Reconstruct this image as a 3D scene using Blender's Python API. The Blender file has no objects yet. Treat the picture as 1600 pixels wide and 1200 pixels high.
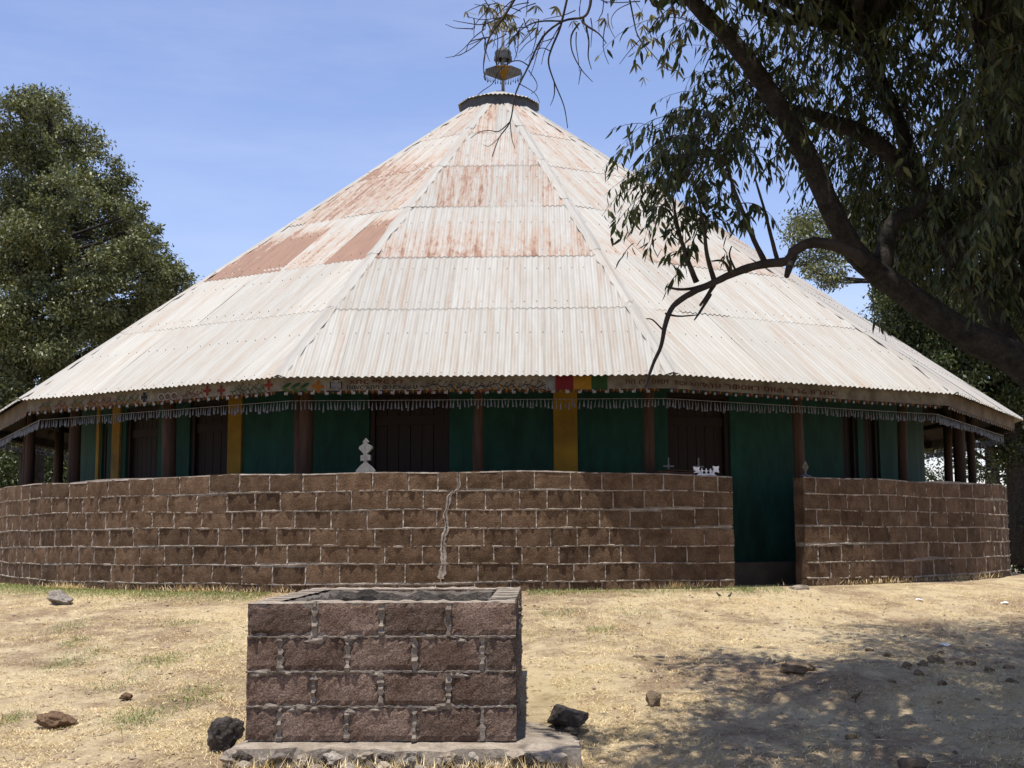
import bpy, bmesh, math, random
import numpy as np
from mathutils import Vector, Matrix

# ---------------------------------------------------------------- camera, sky, sun
SC = bpy.context.scene
COL = SC.collection
PI = math.pi
R = math.radians
EYE = 0.57                                   # camera height above the ground at the church
FPX, PITCH, ROLL = 2031.4, 0.1183, 0.0041    # focal length in pixels of a 1600 wide picture
cam = bpy.data.cameras.new('camera')
cam.sensor_width = 36.0
cam.lens = FPX / 1600 * 36.0
cam.clip_start = 0.05
cam.clip_end = 3000
camo = bpy.data.objects.new('camera', cam)
COL.objects.link(camo)
_r0 = Vector((1, 0, 0)); _u0 = Vector((0, -math.sin(PITCH), math.cos(PITCH))); _f0 = Vector((0, math.cos(PITCH), math.sin(PITCH)))
_ri = _r0 * math.cos(ROLL) - _u0 * math.sin(ROLL)
_up = _r0 * math.sin(ROLL) + _u0 * math.cos(ROLL)
m = Matrix.Identity(4)
for i in range(3):
    m[i][0], m[i][1], m[i][2] = _ri[i], _up[i], -_f0[i]
m[2][3] = EYE
camo.matrix_world = m
SC.camera = camo

SUN_EL, SUN_AZ = R(77.5), math.atan2(-0.30, -0.95)      # azimuth measured from +Y towards +X
to_sun = Vector((math.cos(SUN_EL) * math.sin(SUN_AZ), math.cos(SUN_EL) * math.cos(SUN_AZ), math.sin(SUN_EL)))
world = bpy.data.worlds.new('World')
SC.world = world
world.use_nodes = True
nt = world.node_tree
nt.nodes.clear()
n_out = nt.nodes.new('ShaderNodeOutputWorld'); n_bg = nt.nodes.new('ShaderNodeBackground')
n_sky = nt.nodes.new('ShaderNodeTexSky'); n_sky.sky_type = 'NISHITA'; n_sky.sun_disc = False
n_sky.sun_elevation = SUN_EL; n_sky.sun_rotation = SUN_AZ
n_sky.altitude = 600; n_sky.air_density = 1.15; n_sky.dust_density = 0.9; n_sky.ozone_density = 4.0
n_bg.inputs[1].default_value = 0.145
# faint high cirrus
tc = nt.nodes.new('ShaderNodeTexCoord'); mp = nt.nodes.new('ShaderNodeMapping')
mp.inputs['Scale'].default_value = (1.4, 1.2, 7.0); mp.inputs['Rotation'].default_value = (0.25, 0.35, 0.2)
nz = nt.nodes.new('ShaderNodeTexNoise'); nz.inputs['Scale'].default_value = 2.2; nz.inputs['Detail'].default_value = 7; nz.inputs['Roughness'].default_value = 0.62
rp = nt.nodes.new('ShaderNodeValToRGB'); rp.color_ramp.elements[0].position = 0.42; rp.color_ramp.elements[1].position = 0.80
rp.color_ramp.elements[1].color = (0.16, 0.16, 0.16, 1)
mx = nt.nodes.new('ShaderNodeMixRGB'); mx.blend_type = 'MIX'; mx.inputs[2].default_value = (5.6, 5.6, 6.6, 1)
nt.links.new(tc.outputs['Generated'], mp.inputs[0]); nt.links.new(mp.outputs[0], nz.inputs['Vector'])
nt.links.new(nz.outputs[0], rp.inputs[0]); nt.links.new(rp.outputs[0], mx.inputs[0])
wb = nt.nodes.new('ShaderNodeMixRGB'); wb.blend_type = 'MULTIPLY'; wb.inputs[0].default_value = 1.0; wb.inputs[2].default_value = (1.13, .97, 1.03, 1)
nt.links.new(n_sky.outputs[0], wb.inputs[1]); nt.links.new(wb.outputs[0], mx.inputs[1]); nt.links.new(mx.outputs[0], n_bg.inputs[0]); nt.links.new(n_bg.outputs[0], n_out.inputs[0])

sun = bpy.data.lights.new('sun', 'SUN'); sun.energy = 4.8; sun.angle = R(0.53); sun.color = (1.0, 0.945, 0.85)
suno = bpy.data.objects.new('sun', sun); COL.objects.link(suno)
suno.rotation_euler = to_sun.to_track_quat('Z', 'Y').to_euler(); suno.location = (0, 0, 40)

SC.view_settings.view_transform = 'Standard'; SC.view_settings.look = 'None'
SC.view_settings.exposure = 0.36; SC.view_settings.gamma = 1.0
SC.render.engine = 'CYCLES'
SC.cycles.use_denoising = True
SC.cycles.max_bounces = 6; SC.cycles.transparent_max_bounces = 4

# ---------------------------------------------------------------- helpers
rng = random.Random(7)
nrg = np.random.default_rng(11)


def at(px, py, depth):
    """photo pixel (1600x1200) and distance along +Y -> world point"""
    up, vp = px - 800.0, 600.0 - py
    u = up * math.cos(ROLL) + vp * math.sin(ROLL); v = -up * math.sin(ROLL) + vp * math.cos(ROLL)
    d = _r0 * u + _u0 * v + _f0 * FPX
    return Vector((0, 0, EYE)) + d * (depth / d.y)


def pix(P):
    P = Vector(P) - Vector((0, 0, EYE))
    w = P.dot(_f0)
    return 800 + FPX * P.dot(_ri) / w, 600 - FPX * P.dot(_up) / w


def fbm(x, y, seed=0):
    s = 0.0
    for i, (fr, am) in enumerate(((1, .5), (2.1, .28), (4.3, .15), (8.7, .07))):
        s = s + am * np.sin(x * fr * 1.3 + 1.7 * np.sin(y * fr * .9 + seed + i) + seed * 2.1) * np.cos(y * fr * 1.1 + 1.3 * np.sin(x * fr * .7 + i * 2 + seed))
    return s


CX, CY = -0.215, 22.545            # church centre
RE, PHI, NS = 8.5, -0.024, 12      # eave polygon
HE, HC = 2.356, 8.567              # eave and apex height
AP = RE * math.cos(PI / NS)
WCX, WCY, WR, WH = CX - 0.10, CY - 0.02, 8.25, 1.292     # enclosure wall


def ground_z(x, y):
    x = np.asarray(x, float); y = np.asarray(y, float)
    d = np.hypot(x - CX, y - CY) - 8.3
    t = np.clip(d, 0, 30)
    z = -0.108 * np.where(t < 6.5, t, 6.5 + 2.2 * (1 - np.exp(-(t - 6.5) / 2.2)))
    w = np.clip(d / 1.2, 0, 1)
    z = z + w * (0.045 * fbm(x * .8, y * .8, 1) + 0.02 * fbm(x * 2.3, y * 2.3, 4))
    z = z + 0.10 * np.exp(-(((x - 2.75) / 1.3) ** 2 + ((y - 9.9) / .55) ** 2)) * np.clip(d, 0, 1)
    return z


def gz(x, y):
    return float(ground_z(x, y))


def ground_at(px, py):
    lo, hi = 4.0, 60.0
    for _ in range(60):
        mid = (lo + hi) / 2
        p = at(px, py, mid)
        if p.z > gz(p.x, p.y): lo = mid
        else: hi = mid
    p = at(px, py, lo)
    return Vector((p.x, p.y, gz(p.x, p.y)))


class MB:
    def __init__(s):
        s.v = []; s.f = []; s.mi = []; s.uv = None
    def quad(s, a, b, c, d, mi=0):
        n = len(s.v); s.v += [tuple(a), tuple(b), tuple(c), tuple(d)]; s.f.append((n, n + 1, n + 2, n + 3)); s.mi.append(mi)
    def poly(s, pts, mi=0):
        n = len(s.v); s.v += [tuple(p) for p in pts]; s.f.append(tuple(range(n, n + len(pts)))); s.mi.append(mi)
    def box(s, c, sx, sy, sz, M=None, mi=0, jit=0.0):
        n = len(s.v); c = Vector(c)
        for dz in (-1, 1):
            for dx, dy in ((-1, -1), (1, -1), (1, 1), (-1, 1)):
                p = Vector((dx * sx / 2, dy * sy / 2, dz * sz / 2))
                if jit: p += Vector([rng.uniform(-jit, jit) for _ in range(3)])
                p = (M @ p if M else p) + c
                s.v.append(tuple(p))
        for f in ((0, 3, 2, 1), (4, 5, 6, 7), (0, 1, 5, 4), (1, 2, 6, 5), (2, 3, 7, 6), (3, 0, 4, 7)):
            s.f.append(tuple(n + i for i in f)); s.mi.append(mi)
    def prism(s, pts, thick, fn, mi=0):
        """closed outline pts (a,b) extruded by thick; fn(a,b,t)->world"""
        n = len(s.v); k = len(pts)
        s.v += [tuple(fn(a, b, 0)) for a, b in pts] + [tuple(fn(a, b, thick)) for a, b in pts]
        s.f.append(tuple(range(n, n + k))); s.f.append(tuple(range(n + 2 * k - 1, n + k - 1, -1))); s.mi += [mi, mi]
        for i in range(k):
            j = (i + 1) % k
            s.f.append((n + i, n + k + i, n + k + j, n + j)); s.mi.append(mi)
    def tube(s, pts, rad, sides=8, mi=0, cap=True, rough=0.0):
        pts = [Vector(p) for p in pts]
        n0 = len(s.v)
        ref = Vector((0.13, 0.31, 0.94))
        for i, p in enumerate(pts):
            t = (pts[min(i + 1, len(pts) - 1)] - pts[max(i - 1, 0)])
            if t.length < 1e-9: t = Vector((0, 0, 1))
            t.normalize()
            a = ref - t * ref.dot(t)
            if a.length < 1e-3: a = Vector((1, 0, 0)) - t * t.x
            a.normalize(); b = t.cross(a); ref = a
            for k in range(sides):
                an = 2 * PI * k / sides
                r = rad[i] * (1 + (rng.uniform(-rough, rough) if rough else 0))
                s.v.append(tuple(p + a * (math.cos(an) * r) + b * (math.sin(an) * r)))
        for i in range(len(pts) - 1):
            for k in range(sides):
                k2 = (k + 1) % sides
                s.f.append((n0 + i * sides + k, n0 + i * sides + k2, n0 + (i + 1) * sides + k2, n0 + (i + 1) * sides + k)); s.mi.append(mi)
        if cap and sides > 2:
            s.f.append(tuple(n0 + k for k in reversed(range(sides)))); s.mi.append(mi)
            s.f.append(tuple(n0 + (len(pts) - 1) * sides + k for k in range(sides))); s.mi.append(mi)
    def lathe(s, prof, c, sides=16, mi=0):
        n0 = len(s.v); c = Vector(c)
        for r, z in prof:
            for k in range(sides):
                an = 2 * PI * k / sides
                s.v.append((c.x + r * math.cos(an), c.y + r * math.sin(an), c.z + z))
        for i in range(len(prof) - 1):
            for k in range(sides):
                k2 = (k + 1) % sides
                s.f.append((n0 + i * sides + k, n0 + i * sides + k2, n0 + (i + 1) * sides + k2, n0 + (i + 1) * sides + k)); s.mi.append(mi)
    def mesh(s, name, mats, smooth=False):
        me = bpy.data.meshes.new(name)
        me.from_pydata(s.v, [], s.f)
        if not isinstance(mats, (list, tuple)): mats = [mats]
        for mt in mats: me.materials.append(mt)
        if len(mats) > 1: me.polygons.foreach_set('material_index', s.mi)
        if smooth: me.polygons.foreach_set('use_smooth', [True] * len(s.f))
        if s.uv is not None:
            uvl = me.uv_layers.new(name='UVMap')
            li = np.empty(len(me.loops), int); me.loops.foreach_get('vertex_index', li)
            uvl.data.foreach_set('uv', np.asarray(s.uv, np.float32)[li].ravel())
        me.update()
        return me
    def build(s, name, mats, parent=None, smooth=False):
        return link(name, s.mesh(name, mats, smooth), parent)


def link(name, data, parent=None):
    o = bpy.data.objects.new(name, data); COL.objects.link(o)
    if parent: o.parent = parent; o.matrix_parent_inverse = parent.matrix_world.inverted()
    return o


def empty(name, loc=(0, 0, 0)):
    o = bpy.data.objects.new(name, None); COL.objects.link(o)
    o.location = loc; o.matrix_world = Matrix.Translation(Vector(loc)); o.empty_display_size = 0.2
    return o


def tag(o, label=None, cat=None, group=None, kind=None):
    if label: o['label'] = label
    if cat: o['category'] = cat
    if group: o['group'] = group
    if kind: o['kind'] = kind
    return o


def catmull(pts, n=4):
    pts = [tuple(p) for p in pts]; out = []
    P = [pts[0]] + pts + [pts[-1]]
    for i in range(1, len(P) - 2):
        p0, p1, p2, p3 = (np.array(P[i + k - 1], float) for k in range(4))
        for j in range(n):
            t = j / n
            out.append(.5 * ((2 * p1) + (-p0 + p2) * t + (2 * p0 - 5 * p1 + 4 * p2 - p3) * t * t + (-p0 + 3 * p1 - 3 * p2 + p3) * t ** 3))
    out.append(np.array(P[-2], float))
    return out


# ---------------------------------------------------------------- materials
def nodes_of(name):
    mt = bpy.data.materials.new(name); mt.use_nodes = True
    t = mt.node_tree; b = t.nodes['Principled BSDF']
    return mt, t, b


def nd(t, typ, **kw):
    n = t.nodes.new(typ)
    for k, v in kw.items():
        if k.startswith('i_'):
            key = k[2:]; key = int(key) if key.isdigit() else key
            n.inputs[key].default_value = v
        else: setattr(n, k, v)
    return n


def noise(t, vec, scale, detail=4, rough=.55, dist=0.0):
    n = nd(t, 'ShaderNodeTexNoise'); n.inputs['Scale'].default_value = scale; n.inputs['Detail'].default_value = detail
    n.inputs['Roughness'].default_value = rough; n.inputs['Distortion'].default_value = dist
    t.links.new(vec, n.inputs['Vector']); return n.outputs[0]


def ramp(t, fac, *stops):
    r = nd(t, 'ShaderNodeValToRGB'); e = r.color_ramp.elements
    while len(e) < len(stops): e.new(0.5)
    for el, (p, c) in zip(e, stops):
        el.position = p; el.color = (c, c, c, 1) if not isinstance(c, tuple) else c + (1,)
    t.links.new(fac, r.inputs[0]); return r.outputs[0]


def mixc(t, fac, a, b, mode='MIX'):
    n = nd(t, 'ShaderNodeMixRGB', blend_type=mode)
    for k, v in ((0, fac), (1, a), (2, b)):
        if isinstance(v, tuple): n.inputs[k].default_value = v + (1,)
        elif isinstance(v, (int, float)): n.inputs[k].default_value = v if k == 0 else (v, v, v, 1)
        else: t.links.new(v, n.inputs[k])
    return n.outputs[0]


def math_n(t, op, a, b=None, clamp=False):
    n = nd(t, 'ShaderNodeMath', operation=op); n.use_clamp = clamp
    for k, v in ((0, a), (1, b)):
        if v is None: continue
        if isinstance(v, (int, float)): n.inputs[k].default_value = v
        else: t.links.new(v, n.inputs[k])
    return n.outputs[0]


def wpos(t, scale=(1, 1, 1)):
    g = nd(t, 'ShaderNodeNewGeometry')
    if scale == (1, 1, 1): return g.outputs['Position']
    mp = nd(t, 'ShaderNodeMapping'); mp.inputs['Scale'].default_value = scale
    t.links.new(g.outputs['Position'], mp.inputs[0]); return mp.outputs[0]


def bump(t, b, h, strength, dist):
    n = nd(t, 'ShaderNodeBump'); n.inputs['Strength'].default_value = strength; n.inputs['Distance'].default_value = dist
    t.links.new(h, n.inputs['Height']); t.links.new(n.outputs[0], b.inputs['Normal'])


def pmat(name, c1, c2, scale=4.0, rough=.85, bscale=40.0, bstr=.5, bdist=.004, fine=None, stretch=(1, 1, 1), objvar=0.0, metal=0.0, spec=.3):
    mt, t, b = nodes_of(name)
    p = wpos(t, stretch)
    f = ramp(t, noise(t, p, scale, 6, .6), (.32, 0.0), (.68, 1.0))
    c = mixc(t, f, c1, c2)
    if fine:
        g = noise(t, p, fine[0], 3, .7)
        c = mixc(t, ramp(t, g, (.35, 0.0), (.65, 1.0)), mixc(t, fine[1], c, (0.0, 0.0, 0.0)), c)
    if objvar:
        oi = nd(t, 'ShaderNodeObjectInfo')
        k = math_n(t, 'MULTIPLY_ADD', oi.outputs['Random'], 2 * objvar); t.nodes[-1].inputs[2].default_value = 1 - objvar
        c = mixc(t, 1.0, c, k, 'MULTIPLY')
    t.links.new(c, b.inputs['Base Color'])
    b.inputs['Roughness'].default_value = rough; b.inputs['Metallic'].default_value = metal
    b.inputs['Specular IOR Level'].default_value = spec
    if bstr: bump(t, b, noise(t, p, bscale, 5, .65), bstr, bdist)
    return mt


def leafmat(name, c1, c2, c3, trans=.25):
    mt, t, b = nodes_of(name)
    g = nd(t, 'ShaderNodeNewGeometry')
    c = ramp(t, g.outputs['Random Per Island'], (0.0, c1), (.55, c2), (1.0, c3))
    t.links.new(c, b.inputs['Base Color']); b.inputs['Roughness'].default_value = .45; b.inputs['Specular IOR Level'].default_value = .35
    tr = nd(t, 'ShaderNodeBsdfTranslucent'); t.links.new(mixc(t, 1.0, c, (1.3, 1.25, .55), 'MULTIPLY'), tr.inputs[0])
    ms = nd(t, 'ShaderNodeMixShader'); ms.inputs[0].default_value = trans
    out = t.nodes['Material Output']
    t.links.new(b.outputs[0], ms.inputs[1]); t.links.new(tr.outputs[0], ms.inputs[2]); t.links.new(ms.outputs[0], out.inputs[0])
    return mt


M = {}
M['block'] = pmat('scoria_block', (.095, .058, .034), (.195, .128, .082), 7.0, .95, 90, 1.0, .012, fine=(55, .45), objvar=.26, spec=.1)
M['wellblock'] = pmat('coarse_scoria_block', (.17, .108, .080), (.35, .255, .205), 4.5, .95, 95, 1.0, .022, fine=(85, .65), objvar=.34, spec=.1)
M['mortar'] = pmat('mortar', (.21, .17, .135), (.46, .405, .345), 6, .95, 90, .7, .005, fine=(60, .25), spec=.15)
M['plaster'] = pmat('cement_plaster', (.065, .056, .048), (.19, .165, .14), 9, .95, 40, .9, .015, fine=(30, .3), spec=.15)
M['slab'] = pmat('concrete_slab', (.22, .18, .14), (.40, .345, .28), 9, .95, 50, .8, .008, fine=(45, .3), spec=.15)
M['rock'] = pmat('volcanic_rock', (.040, .034, .030), (.135, .115, .10), 9, .95, 60, 1.0, .02, fine=(50, .5), objvar=.2, spec=.2)
M['palerock'] = pmat('pale_rock', (.22, .19, .16), (.42, .38, .33), 8, .95, 40, 1.0, .015, fine=(50, .4), spec=.2)
M['brownrock'] = pmat('brown_stone', (.10, .06, .035), (.20, .13, .08), 8, .95, 40, 1.0, .012, fine=(50, .4), spec=.15)
M['dung'] = pmat('dry_clod', (.10, .072, .048), (.24, .18, .12), 14, .97, 60, 1.0, .015, spec=.1)
M['green'] = pmat('green_wall_paint', (.0028, .027, .019), (.007, .060, .041), 1.3, .8, 30, .4, .006, fine=(5, .35), stretch=(1.6, 1.6, .55))
M['yellow'] = pmat('yellow_wall_paint', (.13, .072, .006), (.27, .16, .014), 2.0, .75, 30, .25, .004)
M['door'] = pmat('dark_door_wood', (.007, .0035, .0025), (.015, .006, .004), 3, .7, 20, .4, .004, stretch=(6, 6, .6))
M['post'] = pmat('post_wood', (.024, .013, .008), (.056, .030, .018), 5, .85, 14, .8, .01, stretch=(5, 5, .5), objvar=.25)
M['timber'] = pmat('roof_timber', (.03, .02, .013), (.06, .04, .025), 4, .9, 20, .5, .006)
M['plinth'] = pmat('plinth_stone', (.05, .042, .034), (.09, .075, .06), 4, .95, 30, .8, .01)
M['tin'] = pmat('tin', (.07, .073, .077), (.19, .195, .205), 30, .5, 30, .2, .002, metal=.35, objvar=.1)
M['tindark'] = pmat('weathered_tin', (.10, .105, .10), (.22, .22, .21), 9, .6, 30, .3, .003, metal=.2)
M['curb'] = pmat('dark_metal_curb_shade', (.035, .037, .04), (.07, .072, .075), 9, .6, 30, .2, .003)  # cap curb's shade is put into this tone; nails and finial share it
M['wmortar'] = pmat('well_mortar', (.15, .125, .105), (.33, .285, .24), 9, .95, 70, 1.0, .008, fine=(55, .3), spec=.1)
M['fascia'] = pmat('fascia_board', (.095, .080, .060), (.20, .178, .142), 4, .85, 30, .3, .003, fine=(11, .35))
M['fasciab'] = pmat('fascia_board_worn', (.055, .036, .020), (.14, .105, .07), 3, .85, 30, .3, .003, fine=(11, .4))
M['carved'] = pmat('carved_white_wood', (.13, .13, .127), (.22, .22, .213), 9, .85, 25, .5, .004, stretch=(3, 3, .6), fine=(30, .2))
M['steel'] = pmat('grey_steel', (.12, .125, .13), (.22, .22, .23), 10, .6, 30, .2, .002, metal=.3)
M['bark'] = pmat('bark', (.014, .012, .0095), (.058, .051, .043), 13, .95, 40, 1.0, .03, fine=(45, .5))
M['twig'] = pmat('twig_bark', (.020, .016, .013), (.052, .042, .036), 9, .9, 22, .3, .01)
for k, c in (('w', (.72, .70, .66)), ('r', (.38, .045, .025)), ('y', (.60, .31, .025)), ('g', (.045, .13, .035)), ('d', (.04, .04, .045)),
             ('o', (.52, .19, .02)), ('br', (.20, .045, .022)), ('cr', (.34, .024, .035)), ('lg', (.13, .21, .055)), ('bl', (.10, .13, .20)), ('gr', (.40, .42, .45))):
    M['p_' + k] = pmat('paint_' + k, tuple(v * .20 for v in c), tuple(v * .36 for v in c), 9, .75, 30, .1, .002, spec=.2)
M['paper'] = pmat('white_scrap', (.75, .75, .75), (.85, .85, .86), 5, .8, 30, .2, .002)
M['leafA'] = leafmat('olive_leaf', (.048, .060, .024), (.108, .124, .052), (.235, .245, .12), .2)
M['leafB'] = leafmat('dark_leaf', (.026, .040, .014), (.048, .066, .022), (.085, .098, .035), .22)
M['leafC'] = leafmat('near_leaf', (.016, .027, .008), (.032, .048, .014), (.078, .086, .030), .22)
M['leafD'] = leafmat('dry_pale_leaf', (.10, .105, .045), (.19, .185, .085), (.30, .27, .15), .25)
M['straw'] = leafmat('dry_grass', (.36, .25, .115), (.68, .53, .29), (.85, .73, .47), .12)
M['greengrass'] = leafmat('green_grass', (.075, .115, .03), (.16, .20, .06), (.33, .33, .12), .2)
M['pebble'] = pmat('pebble', (.20, .14, .095), (.40, .31, .23), 20, .95, 60, .5, .005)
M['litter'] = leafmat('dead_leaf', (.10, .06, .035), (.22, .14, .08), (.42, .30, .18), .1)
M['leafweed'] = leafmat('weed_leaf', (.055, .085, .045), (.10, .13, .065), (.16, .18, .09), .15)


def roofmat():
    mt, t, b = nodes_of('corrugated_iron')
    uv = nd(t, 'ShaderNodeUVMap'); uv.uv_map = 'UVMap'
    at_ = nd(t, 'ShaderNodeAttribute'); at_.attribute_type = 'OBJECT'; at_.attribute_name = 'rust'
    at2 = nd(t, 'ShaderNodeAttribute'); at2.attribute_type = 'OBJECT'; at2.attribute_name = 'tone'
    def mapped(sx, sy):
        mp = nd(t, 'ShaderNodeMapping'); mp.inputs['Scale'].default_value = (sx, sy, 1); t.links.new(uv.outputs[0], mp.inputs[0]); return mp.outputs[0]
    broad = noise(t, mapped(.9, .45), 1.0, 4, .6)
    streak = noise(t, mapped(11.0, .50), 1.0, 6, .68, .3)
    fine = noise(t, mapped(26.0, 2.2), 1.0, 5, .7)
    blotch = noise(t, mapped(16.0, 4.2), 1.0, 6, .75, .5)
    base = mixc(t, ramp(t, streak, (.35, 0.0), (.7, 1.0)), (.375, .366, .330), (.292, .270, .228))
    base = mixc(t, ramp(t, fine, (.4, 0.0), (.75, .55)), base, (.425, .422, .392))
    # pale brown wash
    wash = math_n(t, 'MULTIPLY', ramp(t, streak, (.47, 0.0), (.70, 1.0)), ramp(t, broad, (.35, .15), (.7, 1.0)))
    base = mixc(t, math_n(t, 'MULTIPLY', wash, .62), base, (.36, .245, .16))
    # rust: threshold lowered by the sheet's own rust level and by the weight stored in the sheet
    wl = nd(t, 'ShaderNodeAttribute'); wl.attribute_type = 'GEOMETRY'; wl.attribute_name = 'rustw'
    lvl = math_n(t, 'MULTIPLY', at_.outputs['Fac'], wl.outputs['Fac'])
    field = math_n(t, 'ADD', math_n(t, 'MULTIPLY', blotch, .55), math_n(t, 'MULTIPLY', streak, .45))
    thr = math_n(t, 'ADD', field, math_n(t, 'MULTIPLY', lvl, .42))
    halo = ramp(t, thr, (.60, 0.0), (.76, 1.0))
    core = ramp(t, thr, (.70, 0.0), (.765, 1.0))
    base = mixc(t, math_n(t, 'MULTIPLY', halo, .75), base, (.35, .205, .12))
    rustc = mixc(t, ramp(t, fine, (.3, 0.0), (.7, 1.0)), (.165, .085, .055), (.26, .145, .098))
    base = mixc(t, math_n(t, 'MULTIPLY', core, .88), base, rustc)
    base = mixc(t, 1.0, base, at2.outputs['Fac'], 'MULTIPLY')
    t.links.new(base, b.inputs['Base Color'])
    b.inputs['Roughness'].default_value = .62; b.inputs['Metallic'].default_value = .0; b.inputs['Specular IOR Level'].default_value = .35
    bump(t, b, blotch, .2, .003)
    return mt


def groundmat():
    mt, t, b = nodes_of('dry_ground')
    p = wpos(t)
    g1 = noise(t, p, .55, 5, .6, .4); g2 = noise(t, p, 3.2, 6, .65); g3 = noise(t, p, 38, 4, .7); g4 = noise(t, wpos(t, (1.0, 1.9, 1.0)), 110, 3, .7)
    straw = mixc(t, ramp(t, g4, (.3, 0.0), (.7, 1.0)), (.50, .385, .22), (.80, .665, .43))
    soil = mixc(t, ramp(t, g3, (.3, 0.0), (.7, 1.0)), (.24, .165, .105), (.42, .305, .20))
    k = math_n(t, 'ADD', math_n(t, 'MULTIPLY', g1, .55), math_n(t, 'MULTIPLY', g2, .45))
    mask = ramp(t, k, (.45, 0.0), (.57, .92))
    c = mixc(t, mask, straw, soil)
    gm = ramp(t, noise(t, p, .8, 4, .6, .2), (.55, 0.0), (.72, .5))
    c = mixc(t, math_n(t, 'MULTIPLY', gm, .6), c, (.36, .33, .14))
    sp = ramp(t, noise(t, wpos(t, (1.0, 1.6, 1.0)), 11, 6, .75, .6), (.56, 0.0), (.64, .8))
    c = mixc(t, sp, c, mixc(t, g3, (.12, .075, .05), (.30, .20, .13)))
    t.links.new(c, b.inputs['Base Color']); b.inputs['Roughness'].default_value = .97; b.inputs['Specular IOR Level'].default_value = .1
    bump(t, b, math_n(t, 'ADD', g3, math_n(t, 'MULTIPLY', g4, .6)), 1.0, .03)
    return mt


M['roof'] = roofmat()
M['ground'] = groundmat()

# ---------------------------------------------------------------- ground
def axis(dense0, dense1, step, far):
    a = list(np.arange(dense0, dense1 + 1e-6, step))
    s = step; x = dense1
    while x < far: s *= 1.35; x += s; a.append(x)
    s = step; x = dense0
    while x > -far: s *= 1.35; x -= s; a.insert(0, x)
    return np.array(a)


gx = axis(-6.5, 7.5, .07, 900); gy = axis(5.5, 15.0, .07, 900)
GX, GY = np.meshgrid(gx, gy)
GZ = ground_z(GX, GY)
near = (GX > -7) & (GX < 8) & (GY > 5) & (GY < 15.5) & (np.hypot(GX - CX, GY - CY) > 8.4)
GZ = GZ + near * (0.010 * fbm(GX * 9, GY * 9, 2) + 0.006 * nrg.normal(size=GX.shape))
nx, ny = len(gx), len(gy)
idx = np.arange(nx * ny).reshape(ny, nx)
F = np.stack([idx[:-1, :-1], idx[:-1, 1:], idx[1:, 1:], idx[1:, :-1]], -1).reshape(-1, 4)
me = bpy.data.meshes.new('ground')
me.from_pydata(np.stack([GX, GY, GZ], -1).reshape(-1, 3).tolist(), [], F.tolist())
me.materials.append(M['ground']); me.polygons.foreach_set('use_smooth', [True] * len(F)); me.update()
tag(link('ground', me), 'dry straw covered ground rising gently to the church', 'ground', kind='structure')
del bpy.data.objects['ground']['category']

# ---------------------------------------------------------------- church
church = empty('round_church', (CX, CY, 0))
tag(church, 'round green walled church under a great conical corrugated iron roof', 'church')

# roof geometry --------------------------------------------------
LS = math.hypot(AP, HC - HE)                    # slope length on a facet's middle line
HW = RE * math.sin(PI / NS)                     # half width of a facet at the eave
def facet(k):
    a = PHI + k * 2 * PI / NS
    n = Vector((math.sin(a), -math.cos(a), 0)); tdir = Vector((math.cos(a), math.sin(a), 0))
    o = Vector((CX, CY, HE)) + n * AP
    s = (Vector((CX, CY, HC)) - o).normalized()
    nn = tdir.cross(s); nn.normalize()
    if nn.z < 0: nn = -nn
    return o, tdir, s, nn, n

# course lines measured on the front facet
o0, t0, s0, nn0, n0 = facet(0)
def v_for_y(y):
    lo, hi = 0, LS
    for _ in range(50):
        mid = (lo + hi) / 2
        if pix(o0 + s0 * mid)[1] > y: lo = mid
        else: hi = mid
    return lo
VC = [0.0] + [v_for_y(y) for y in (477, 397, 319, 256, 205)] + [LS - .75]

roof_mb = MB()
RD = 0.07
for k in range(NS):
    o, td, s, nn, n = facet(k)
    e = RE - .16; hw = e * math.sin(PI / NS)
    base = Vector((CX, CY, HE - RD + .16 * (HC - HE) / RE)) + n * (e * math.cos(PI / NS))
    top = Vector((CX, CY, HC - RD))
    roof_mb.poly([base - td * hw, base + td * hw, top])
    b2 = base - Vector((0, 0, .05)); t2 = top - Vector((0, 0, .12))
    roof_mb.poly([b2 + td * hw, b2 - td * hw, t2])
    roof_mb.quad(base - td * hw, b2 - td * hw, b2 + td * hw, base + td * hw)
roof = roof_mb.build('roof', M['timber'], church)

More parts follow.
